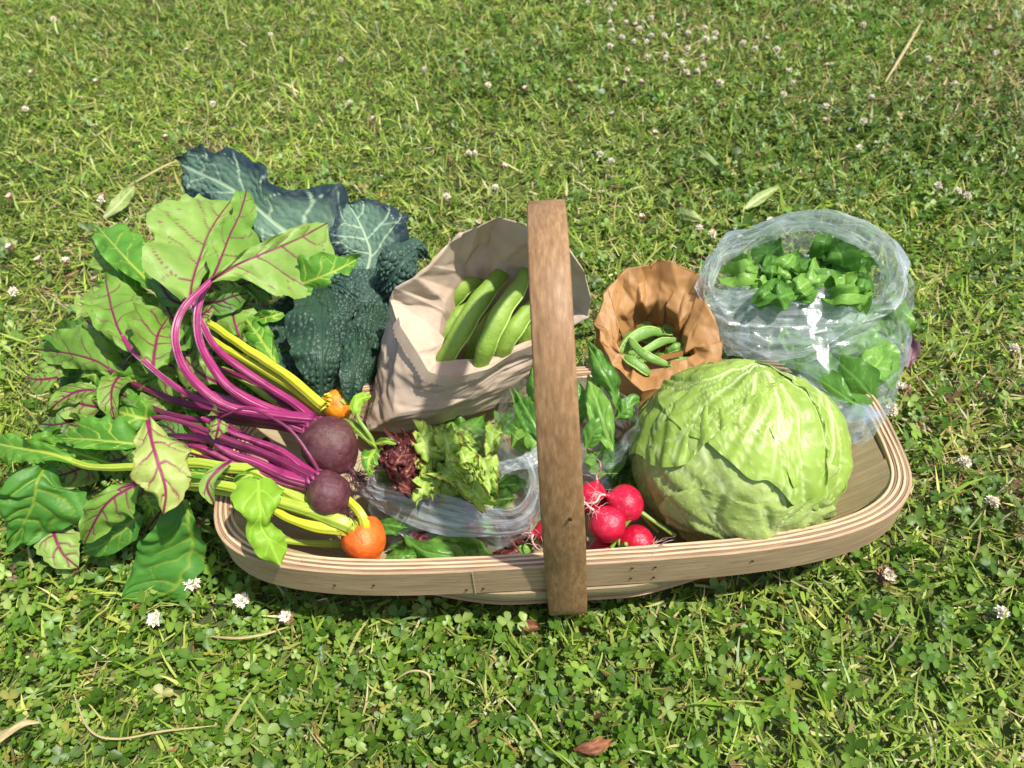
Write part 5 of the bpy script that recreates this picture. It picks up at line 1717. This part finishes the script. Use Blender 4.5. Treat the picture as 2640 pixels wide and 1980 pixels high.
for k, (p, w_, mt, lb) in enumerate([
        ([(760, 620, 0.1100), (700, 560, 0.1280), (640, 490, 0.1350), (590, 430, 0.1280)], 75, M_LETR, 'dark red lettuce leaf nearest the large beetroot'),
        ([(820, 580, 0.1200), (770, 490, 0.1380), (720, 420, 0.1420), (690, 370, 0.1350)], 70, M_LETR, 'dark red lettuce leaf with a pale rib behind the red one by the beetroot'),
        ([(860, 660, 0.1100), (790, 610, 0.1240), (720, 570, 0.1280), (670, 560, 0.1200)], 65, M_LETR, 'red lettuce leaf hanging over the bag fold under the other red ones'),
        ([(900, 560, 0.1200), (860, 470, 0.1400), (820, 390, 0.1470), (790, 340, 0.1400)], 80, M_LETG, 'frilly green lettuce leaf at the back left of the salad bag'),
        ([(980, 560, 0.1200), (960, 460, 0.1400), (940, 380, 0.1470), (930, 330, 0.1400)], 85, M_LETG, 'frilly green lettuce leaf at the top of the salad bag'),
        ([(1080, 620, 0.1180), (1060, 540, 0.1360), (1030, 460, 0.1420), (1010, 410, 0.1350)], 95, M_LETG, 'frilly yellow green lettuce leaf in the middle of the salad bag'),
        ([(1160, 680, 0.1150), (1160, 600, 0.1320), (1150, 520, 0.1380), (1140, 480, 0.1320)], 90, M_LETG, 'frilly lettuce leaf at the right of the salad bag'),
        ([(980, 690, 0.1080), (940, 640, 0.1240), (920, 590, 0.1300), (910, 540, 0.1250)], 85, M_LETG, 'frilly green lettuce leaf in front in the salad bag'),
        ([(1200, 740, 0.1080), (1130, 690, 0.1220), (1080, 660, 0.1260), (1030, 640, 0.1200)], 70, M_LETG, 'pale lettuce leaf with a torn edge lowest in the salad bag mouth')]):
    bagleaf(Z4, p, [16, w_ * .6, w_ * .8, w_ * .8, w_ * .5], [16, w_ * .6, w_ * .8, w_ * .8, w_ * .5], mt, lb, LG, 'lettuce_leaf', 'lettuce', seed=500 + k, cup=-.3, frill=.0055, ff=22, nv=4, lob=.09, tooth=.10, vw=.02)
for p, w_, mt in [([(1180, 1010, .075), (1050, 960, .085), (900, 950, .085), (780, 960, .075)], 60, M_SPIN2),
                  ([(700, 900, .08), (820, 980, .085), (960, 1010, .08), (1080, 1020, .07)], 50, M_SPIN),
                  ([(1330, 980, .08), (1290, 920, .09), (1260, 860, .092), (1200, 800, .09)], 50, M_LETR),
                  ([(640, 860, .07), (720, 820, .085), (830, 800, .088), (950, 800, .085)], 60, M_SPIN)]:
    bagleaf(Z4, p, [10, w_, w_, w_, 8], [10, w_, w_, w_, 8], mt, 'salad leaf pressed against the front wall of the salad bag, below its white fold', 'salad leaves low in the front plastic bag', 'salad_leaf', seed=int(p[0][0]), cup=-.15, frill=.004, nv=4, vw=.02)

for k in range(26):
    red = k < 8
    x, y = (fr.uniform(610, 800), fr.uniform(420, 640)) if red else (fr.uniform(800, 1210), fr.uniform(370, 700))
    z = .118 + .02 * fr.random()
    a = fr.uniform(.9, 2.8)
    p = [(x + math.cos(a) * 70 * (q - 1), y - math.sin(a) * 70 * (q - 1), z + .012 * math.sin(q * 1.5)) for q in (0, .7, 1.4, 2)]
    w_ = fr.uniform(38, 60)
    bagleaf(Z4, p, [20, w_ * .8, w_, w_, w_ * .6], [20, w_ * .8, w_, w_, w_ * .6], M_LETR if red else M_LETG, 'small dark red lettuce leaf among the others at the left of the salad bag' if red else 'small frilly green lettuce leaf among the others in the salad bag', LG, 'lettuce_leaf', 'lettuce', seed=540 + k, cup=fr.uniform(-.5, .1), frill=.0055, ff=22, nv=4, lob=.09, tooth=.10, vw=.02)
for k in range(34):
    x, y = fr.uniform(640, 1340), (fr.uniform(840, 1010) if k < 14 else fr.uniform(450, 860))
    z = .05 + .035 * fr.random()
    a = fr.uniform(-.6, .6)
    p = [(x + math.cos(a) * 90 * (q - 1), y - math.sin(a) * 50 * (q - 1), z + .008 * math.sin(q * 1.5)) for q in (0, .7, 1.4, 2)]
    w_ = fr.uniform(40, 60)
    bagleaf(Z4, p, [8, w_, w_, w_, 8], [8, w_, w_, w_, 8], (M_SPIN, M_LETR, M_SPIN2)[k % 3], 'salad leaf deep in the front plastic bag, seen through its wall', 'salad leaves low in the front plastic bag', 'salad_leaf', seed=570 + k, cup=fr.uniform(-.3, .3), frill=.004, nv=4, vw=.02)

# spinach bag behind the handle
E1 = Z4.S([(1210, 330, .145), (1260, 120, .17), (1400, 40, .18), (1600, 20, .18), (1800, 60, .178), (1960, 200, .17), (1960, 320, .155), (1850, 420, .145), (1650, 470, .138), (1450, 460, .138), (1290, 420, .138)])
E0 = Z4.S([(1280, 560, .05), (1320, 380, .05), (1420, 300, .05), (1600, 280, .05), (1760, 320, .05), (1860, 420, .05), (1900, 540, .06), (1840, 640, .07), (1650, 680, .06), (1450, 660, .06), (1330, 620, .055)])
EM = .5 * E0 + .5 * E1
EM[:, :2] += (EM - EM.mean(0))[:, :2] * .1
ps = thing('plastic_bag', 'clear plastic bag of spinach behind the handle, between the paper bags', 'plastic bag', E0.mean(0) * np.array([1, 1, 0]) + np.array([0, 0, .05]))
G, F, uv, CC = crisp_sheet([E0, EM, E1], 26, [3, 3], 280, 80, [.002, .007, .004], 45, .0016, 50)
mk('bag_wall', G.reshape(-1, 3), F, M_FILM, ps, None, uv)
Vb = np.vstack([G[0], G[0].mean(0)[None]])
mk('bag_bottom', Vb, [(i, (i + 1) % 280, 280) for i in range(280)], M_FILM, ps)
tw = Z4.S([(1180, 560, .13), (1290, 520, .14), (1400, 490, .142), (1480, 440, .145), (1540, 400, .145)])
P = spline(tw, 60)
V, F, uv = tube(P, .012 * (0.55 + .6 * np.abs(np.linspace(-.6, 1, 60))), 40, (0, 0, 1), .55, 9, .3)
V = V + .0012 * np.stack([vn(V, 260, 3), vn(V, 260, 4), vn(V, 260, 5)], -1)
mk('twisted_neck', V, F, M_ROLL, ps, None, uv)
SPG = 'spinach leaves behind the handle'
for k, (p, wl_, wr_, mt, lb) in enumerate([
        ([(1840, 440, .15), (1800, 330, .168), (1760, 200, .180), (1720, 90, .182), (1700, 20, .178)], 70, 60, M_SPIN2, 'bright spinach leaf standing right of the handle'),
        ([(1860, 180, .17), (1820, 80, .188), (1760, -30, .198), (1700, -140, .196)], 60, 62, M_SPIN, 'long spinach leaf leaning against the handle above the bright one'),
        ([(1850, 270, .16), (1910, 220, .168), (1950, 190, .168), (1985, 200, .16)], 60, 50, M_SPIN, 'spinach leaf spreading towards the cabbage'),
        ([(1500, 430, .15), (1420, 300, .166), (1360, 200, .172), (1310, 110, .168)], 60, 70, M_SPIN, 'wavy spinach leaf just left of the handle'),
        ([(1480, 280, .165), (1440, 160, .18), (1410, 60, .182), (1400, -20, .175)], 60, 60, M_SPIN, 'spinach leaf squeezed between the pale paper bag and the handle'),
        ([(1460, 360, .16), (1350, 240, .162), (1310, 160, .16)], 30, 30, M_SPIN2, 'small folded spinach leaf left of the handle'),
        ([(1700, 420, .15), (1740, 340, .165), (1790, 300, .168), (1830, 280, .16)], 60, 60, M_SPIN, 'shaded spinach leaf low behind the bright one'),
        ([(1650, 300, .15), (1640, 160, .165), (1620, 40, .17)], 80, 80, M_SPIN, 'dark spinach leaf right behind the handle')]):
    bagleaf(Z4, p, [10, wl_, wl_, wl_ * .75, 8], [10, wr_, wr_, wr_ * .75, 8], mt, lb, SPG, seed=600 + k, cup=-.25, frill=.004, nv=4, vw=.025, pk=.0015)

for k in range(16):
    x, y = (fr.uniform(880, 1470), fr.uniform(230, 460)) if k < 9 else (fr.uniform(1700, 1960), fr.uniform(420, 650))
    z = .07 + .03 * fr.random()
    a = fr.uniform(0, 3.1)
    p = [(x + math.cos(a) * 90 * (q - 1), y - math.sin(a) * 90 * (q - 1), z + .01 * math.sin(q * 1.5)) for q in (0, .7, 1.4, 2)]
    w_ = fr.uniform(50, 80)
    lb = 'spinach leaf in the dark gap under the pale paper bag' if k < 9 else 'spinach leaf low behind the radishes'
    bagleaf(Z4, p, [8, w_, w_, w_ * .8, 8], [8, w_, w_, w_ * .8, 8], (M_SPIN, M_SPIN2)[k % 2], lb, 'loose spinach leaves low in the trug', seed=760 + k, cup=fr.uniform(-.3, .3), frill=.004, nv=4, vw=.02)

# rocket sprig left of the pale paper bag
spr = thing('rocket_sprig', 'bright green rocket sprig poking up between the beetroot and the paper bag', 'herb sprig', Z4(560, 470, .11))
stem(Z4, [(570, 470, .135), (545, 390, .150), (510, 330, .160), (470, 270, .166), (455, 220, .168)], 12, 9, M_RSTEM, spr, n=24)
zleaf(Z4, 'leaf', [(462, 260, .167), (452, 205, .171), (480, 160, .172), (540, 145, .165)], [8, 26, 34, 26, 8], [8, 30, 36, 30, 8], M_LIME, spr, cup=-.3, seed=701, nv=3)
zleaf(Z4, 'leaf', [(555, 420, .15), (480, 340, .156), (420, 290, .156), (375, 265, .15)], [5, 20, 28, 20, 4], [5, 22, 28, 20, 4], M_GOLD, spr, cup=-.2, seed=702, nv=3)
zleaf(Z4, 'leaf', [(560, 430, .145), (530, 480, .15), (520, 520, .148), (545, 560, .14)], [8, 40, 46, 40, 8], [8, 30, 46, 30, 8], M_GOLD, spr, cup=-.3, seed=703, nv=3, frill=.004, lob=.15)
zleaf(Z4, 'leaf', [(560, 400, .14), (620, 390, .146), (680, 405, .14)], [5, 22, 16, 4], [5, 22, 16, 4], M_GOLD, spr, cup=-.3, seed=704, nv=2)
zleaf(Z4, 'leaf', [(400, 190, .155), (385, 165, .158), (365, 145, .156)], [10, 24, 18, 5], [10, 24, 18, 5], M_GOLD, spr, cup=-.3, seed=705, nv=2)
# ---------------------------------------------------------------- flowers and odd things on the lawn
m_, nt_, b_, _o = nodes('clover_petal')
nt_.links.new(attr(nt_, 'col', 'Color'), b_.inputs['Base Color'])
b_.inputs['Roughness'].default_value = .6
M_PETAL = m_
m_, nt_, b_, _o = nodes('clover_stalk')
b_.inputs['Base Color'].default_value = srgb('7f9650')
M_STALK = m_


def clover_head(seed, brown):
    rr = np.random.default_rng(seed)
    V, F, C = [], [], []
    n = 52
    R = .0066
    for i in range(n):
        z = 1 - 1.55 * (i + .5) / n
        a = i * 2.39996
        d = np.array([math.sqrt(max(0, 1 - z * z)) * math.cos(a), math.sqrt(max(0, 1 - z * z)) * math.sin(a), z])
        d = unit(d + .12 * rr.normal(size=3))
        s = unit(np.cross(d, (.1, .2, 1)))
        t = np.cross(s, d)
        L = R * (.75 + .5 * rr.random())
        w = .0019
        b = d * R * .25
        k = len(V)
        V += [b - s * w * .4, b + s * w * .4, b + d * L * .6 + s * w + t * .0008, b + d * L + t * .0002, b + d * L * .6 - s * w + t * .0008, b + d * L * .65 - t * .001]
        F += [(k, k + 1, k + 2, k + 5), (k + 5, k + 2, k + 3), (k, k + 5, k + 4), (k + 5, k + 3, k + 4)]
        low = z < (-.42 if not brown else .45)
        col = np.array(srgb('a07c5a' if low else 'f4ecd8')[:3]) * (.85 + .15 * rr.random())
        base = np.array(srgb('b08a68' if low else 'e6d8bc')[:3])
        C += [base, base, col, col, col, col]
    return np.array(V), F, np.array(C)


HEADS = []
for k in range(6):
    V, F, C = clover_head(k, k >= 4)
    o = mk('flower_head', V, F, M_PETAL, None, {'col': C}, smooth=False)
    HEADS.append(o.data)
    bpy.data.objects.remove(o)
V, F, uv = tube(spline(np.array([(0, 0, -.030), (.002, .001, -.016), (0, 0, 0)]), 8), .0007, 5)
o = mk('stalk', V, F, M_STALK)
STALK = o.data
bpy.data.objects.remove(o)
ncl = [0]


def clover_flower(px, py, label, group, kind=None, z=None, s=1.0):
    k = ncl[0]
    ncl[0] += 1
    r = random.Random(k)
    z = .026 + .012 * r.random() if z is None else z
    p = W(px, py, z)
    t = thing('clover_flower', label, 'clover flower', p - np.array([0, 0, .026]), group)
    t.rotation_euler = (r.uniform(-.5, .5), r.uniform(-.5, .5), r.uniform(0, 6.28))
    kind = r.choice([0, 1, 2, 3, 3, 4, 5]) if kind is None else kind
    for nm, me in (('flower_head', HEADS[kind]), ('stalk', STALK)):
        o = bpy.data.objects.new(nm, me)
        COL.objects.link(o)
        o.parent = t
        o.location = (0, 0, .026)
        o.scale = (s * 1.1, s * 1.1, s * 1.1) if nm == 'flower_head' else (1, 1, 1)
    return t


clover_flower(490, 1527, 'white clover flower nearest the dangling beet leaf, left of the trug corner', None, 0, .028, .9)
clover_flower(596, 1527, 'white clover flower on a tall stalk just left of the trug corner', None, 1, .034, .85)
clover_flower(362, 1575, 'white clover flower lowest of the three left of the trug', None, 2, .024, .8)
clover_flower(2308, 1048, 'white clover flower touching the plastic bag corner at the right', None, 3, .03, .9)
clover_flower(2265, 1452, 'brown withered clover flower beside the right front corner of the trug', None, 4, .03, 1.0)
clover_flower(745, 1572, 'small withered clover flower in front of the left rim', None, 5, .018, .9)
clover_flower(2350, 1012, 'brown withered clover flower right of the plastic bag', None, 5, .025, 1.1)
W_G = 'white clover flowers in the dense patch at the top right'
patch = [(1575, 62), (1590, 80), (1620, 60), (1640, 66), (1662, 72), (1672, 92), (1604, 92), (1570, 115), (1680, 110), (1710, 92), (1745, 70), (1770, 82), (1820, 75), (1815, 95), (1850, 88), (1860, 100), (1928, 118), (1925, 102), (1962, 100), (1990, 125), (1660, 150), (1728, 150), (1770, 165), (1785, 185), (1800, 165), (1812, 150), (1775, 200), (1760, 180), (1855, 205), (1610, 165), (1595, 210), (1648, 215), (1765, 120), (1700, 130), (1640, 110)]
for (x, y) in patch:
    clover_flower(x, y, 'white clover flower in the dense patch on the lawn at the top right', W_G, s=.75)
F_G = 'clover flowers scattered on the lawn behind the trug'
for (x, y) in [(1372, 220), (1455, 210), (1510, 10), (1565, 20), (1580, 12), (1680, 45), (2050, 180), (2045, 218), (2140, 275), (2258, 255), (2232, 300), (2145, 310), (2020, 235), (1595, 295), (1690, 345), (1190, 395), (1215, 400), (1280, 415), (1555, 400), (1580, 420), (2235, 385), (2435, 470), (2475, 490), (2510, 498), (1975, 565), (1820, 595), (1835, 585), (1240, 215), (1100, 180), (980, 300), (905, 270), (700, 90), (560, 260), (420, 360), (1130, 500), (1275, 490), (130, 40), (90, 180), (60, 280), (250, 210), (480, 130), (860, 150), (2560, 60), (2480, 215), (2590, 130), (2230, 55), (2390, 140), (2230, 660), (1230, 560), (1920, 620), (1660, 560), (2140, 760 - 60)]:
    where = ('at the very top left of the lawn' if x < 1000 and y < 200 else 'behind the kale and beet leaves' if x < 1000 else
             'right behind the handle and the pale paper bag' if x < 1400 and y > 330 else 'at the top middle, above the handle' if x < 1530 and y < 330 else
             'behind the brown bag and rear plastic bag' if x < 2200 and y > 330 else 'at the top right corner of the lawn' if x > 2200 and y < 230 else
             'right of the rear plastic bag, half way up' if x > 2200 else 'just around the dense patch at the top right')
    clover_flower(x, y, 'clover flower ' + where, 'clover flowers ' + where, s=.7)
L_G = 'clover flowers on the lawn left of the beet leaves'
for (x, y) in [(38, 735), (46, 628), (155, 665), (115, 665), (265, 505), (280, 500), (30, 500)]:
    clover_flower(x, y, 'clover flower on the lawn left of the beet leaves', L_G, s=.75)
R_G = 'clover flowers on the lawn right of and before the trug'
for (x, y) in [(2625, 1625), (2600, 1600), (2480, 1180), (2540, 1300), (2600, 900)]:
    clover_flower(x, y, 'clover flower on the lawn at the right edge beside the trug', R_G, s=.75)

# ---- straws, dead leaves
m_, nt_, b_, _o = nodes('straw')
c_ = ramp(nt_, noise(nt_, mapping(nt_, coords(nt_, 'UV'), (4, 30, 1)), 2, 4), [(0.3, srgb('8f7a4c')), (0.6, srgb('b5a474')), (0.8, srgb('cbbf98'))])
nt_.links.new(c_, b_.inputs['Base Color'])
b_.inputs['Roughness'].default_value = .6
M_STRAW = m_
m_, nt_, b_, _o = nodes('dead_leaf')
c_ = ramp(nt_, noise(nt_, coords(nt_), 120, 4), [(0.3, srgb('5a3520')), (0.6, srgb('8a5636')), (0.8, srgb('a87a52'))])
nt_.links.new(c_, b_.inputs['Base Color'])
b_.inputs['Roughness'].default_value = .7
M_DEAD = m_
M_PLANT = leaf_mat('plantain_leaf', srgb('7d9448'), srgb('98a860'), srgb('b3bd80'), .2, .5)
M_PURP = leaf_mat('fallen_purple_leaf', srgb('5a3a44'), srgb('77545a'), srgb('8a6a6a'), .1, .5)


def straw(label, pts, r):
    P = spline(np.array([W(x, y, z) for (x, y, z) in pts]), 40)
    R = M_(r, P[20]) * np.concatenate([np.linspace(.5, 1, 12), np.ones(16), np.linspace(1, .3, 12)])
    V, F, uv = tube(P, R, 8, (0, 0, 1), .45)
    o = mk('straw', V, F, M_STRAW, None, None, uv)
    tag(o, label, 'straw', 'dry straws lying on the lawn')


straw('long pale straw lying on the lawn at the upper right', [(2282, 212, .02), (2320, 150, .028), (2350, 100, .034), (2378, 52, .03)], 4)
straw('long curved straw across the lower left of the lawn', [(190, 1790, .022), (230, 1880, .03), (300, 1905, .03), (420, 1885, .032), (560, 1870, .026)], 3)
straw('straw lying in front of the left rim', [(540, 1640, .022), (610, 1645, .03), (680, 1635, .03), (745, 1615, .024)], 4)
straw('bleached broad straw in the bottom left corner', [(-30, 1930, .03), (20, 1890, .035), (60, 1865, .036), (100, 1862, .03)], 11)
straw('second bleached straw crossing the bottom left corner', [(-20, 1900, .026), (30, 1880, .03), (70, 1850, .035)], 8)
straw('bent straw in front of the handle', [(1015, 1755, .02), (1060, 1730, .03), (1105, 1740, .03), (1110, 1790, .02)], 3)
straw('straw at the left of the lawn above the beet leaves', [(330, 480, .02), (420, 430, .028), (470, 410, .024)], 4)
o = leaf('dead_leaf', np.array([W(1480, 1935, .026), W(1520, 1930, .032), W(1560, 1915, .03), W(1585, 1905, .026)]), [.002, .006, .006, .001], [.002, .005, .006, .001], M_DEAD, cup=.5, frill=.003, nv=4, seed=801, nu=30, nw=17)
tag(o, 'curled reddish brown dead leaf at the bottom of the lawn', 'dead leaf')
o = leaf('dead_leaf', np.array([W(1345, 1605, .02), W(1365, 1612, .024), W(1390, 1615, .022)]), [.002, .006, .002], [.002, .005, .002], M_DEAD, cup=.5, frill=.003, nv=4, seed=802, nu=30, nw=17)
tag(o, 'small brown dead leaf just left of the handle foot', 'dead leaf')
o = leaf('fallen_leaf', np.array([W(2338, 945, .03), W(2350, 905, .038), W(2345, 875, .034)]), [.003, .010, .003], [.003, .010, .003], M_PURP, cup=.6, frill=.003, nv=3, seed=803, nu=30, nw=17)
tag(o, 'curled purple brown leaf on the lawn right of the plastic bag', 'dead leaf')
for lb, pts, w in [('broad pale weed leaf lying behind the rear plastic bag', [(1740, 540, .022), (1780, 555, .03), (1815, 570, .024)], 16),
                   ('long narrow weed leaf pointing at the rear plastic bag', [(1910, 545, .02), (1960, 510, .03), (2010, 480, .026)], 14),
                   ('narrow weed leaf on the lawn above the brown bag', [(1790, 375, .02), (1830, 410, .03), (1870, 450, .022)], 10),
                   ('pale weed leaf left of the kale tip', [(270, 560, .02), (310, 520, .03), (345, 480, .024)], 18),
                   ('weed leaf at the far left edge of the lawn', [(-10, 640, .02), (20, 630, .03), (45, 620, .026)], 22),
                   ('weed leaf under the kale at the left', [(360, 560, .02), (400, 540, .03), (450, 515, .024)], 10)]:
    sp = np.array([W(*p) for p in pts])
    ww = M_(w, sp[1])
    o = leaf('weed_leaf', sp, [ww * .2, ww, ww * .9, ww * .1], [ww * .2, ww, ww * .9, ww * .1], M_PLANT, cup=-.2, frill=.001, nv=4, seed=len(lb), nu=30, nw=17)
    tag(o, lb, 'weed leaf')
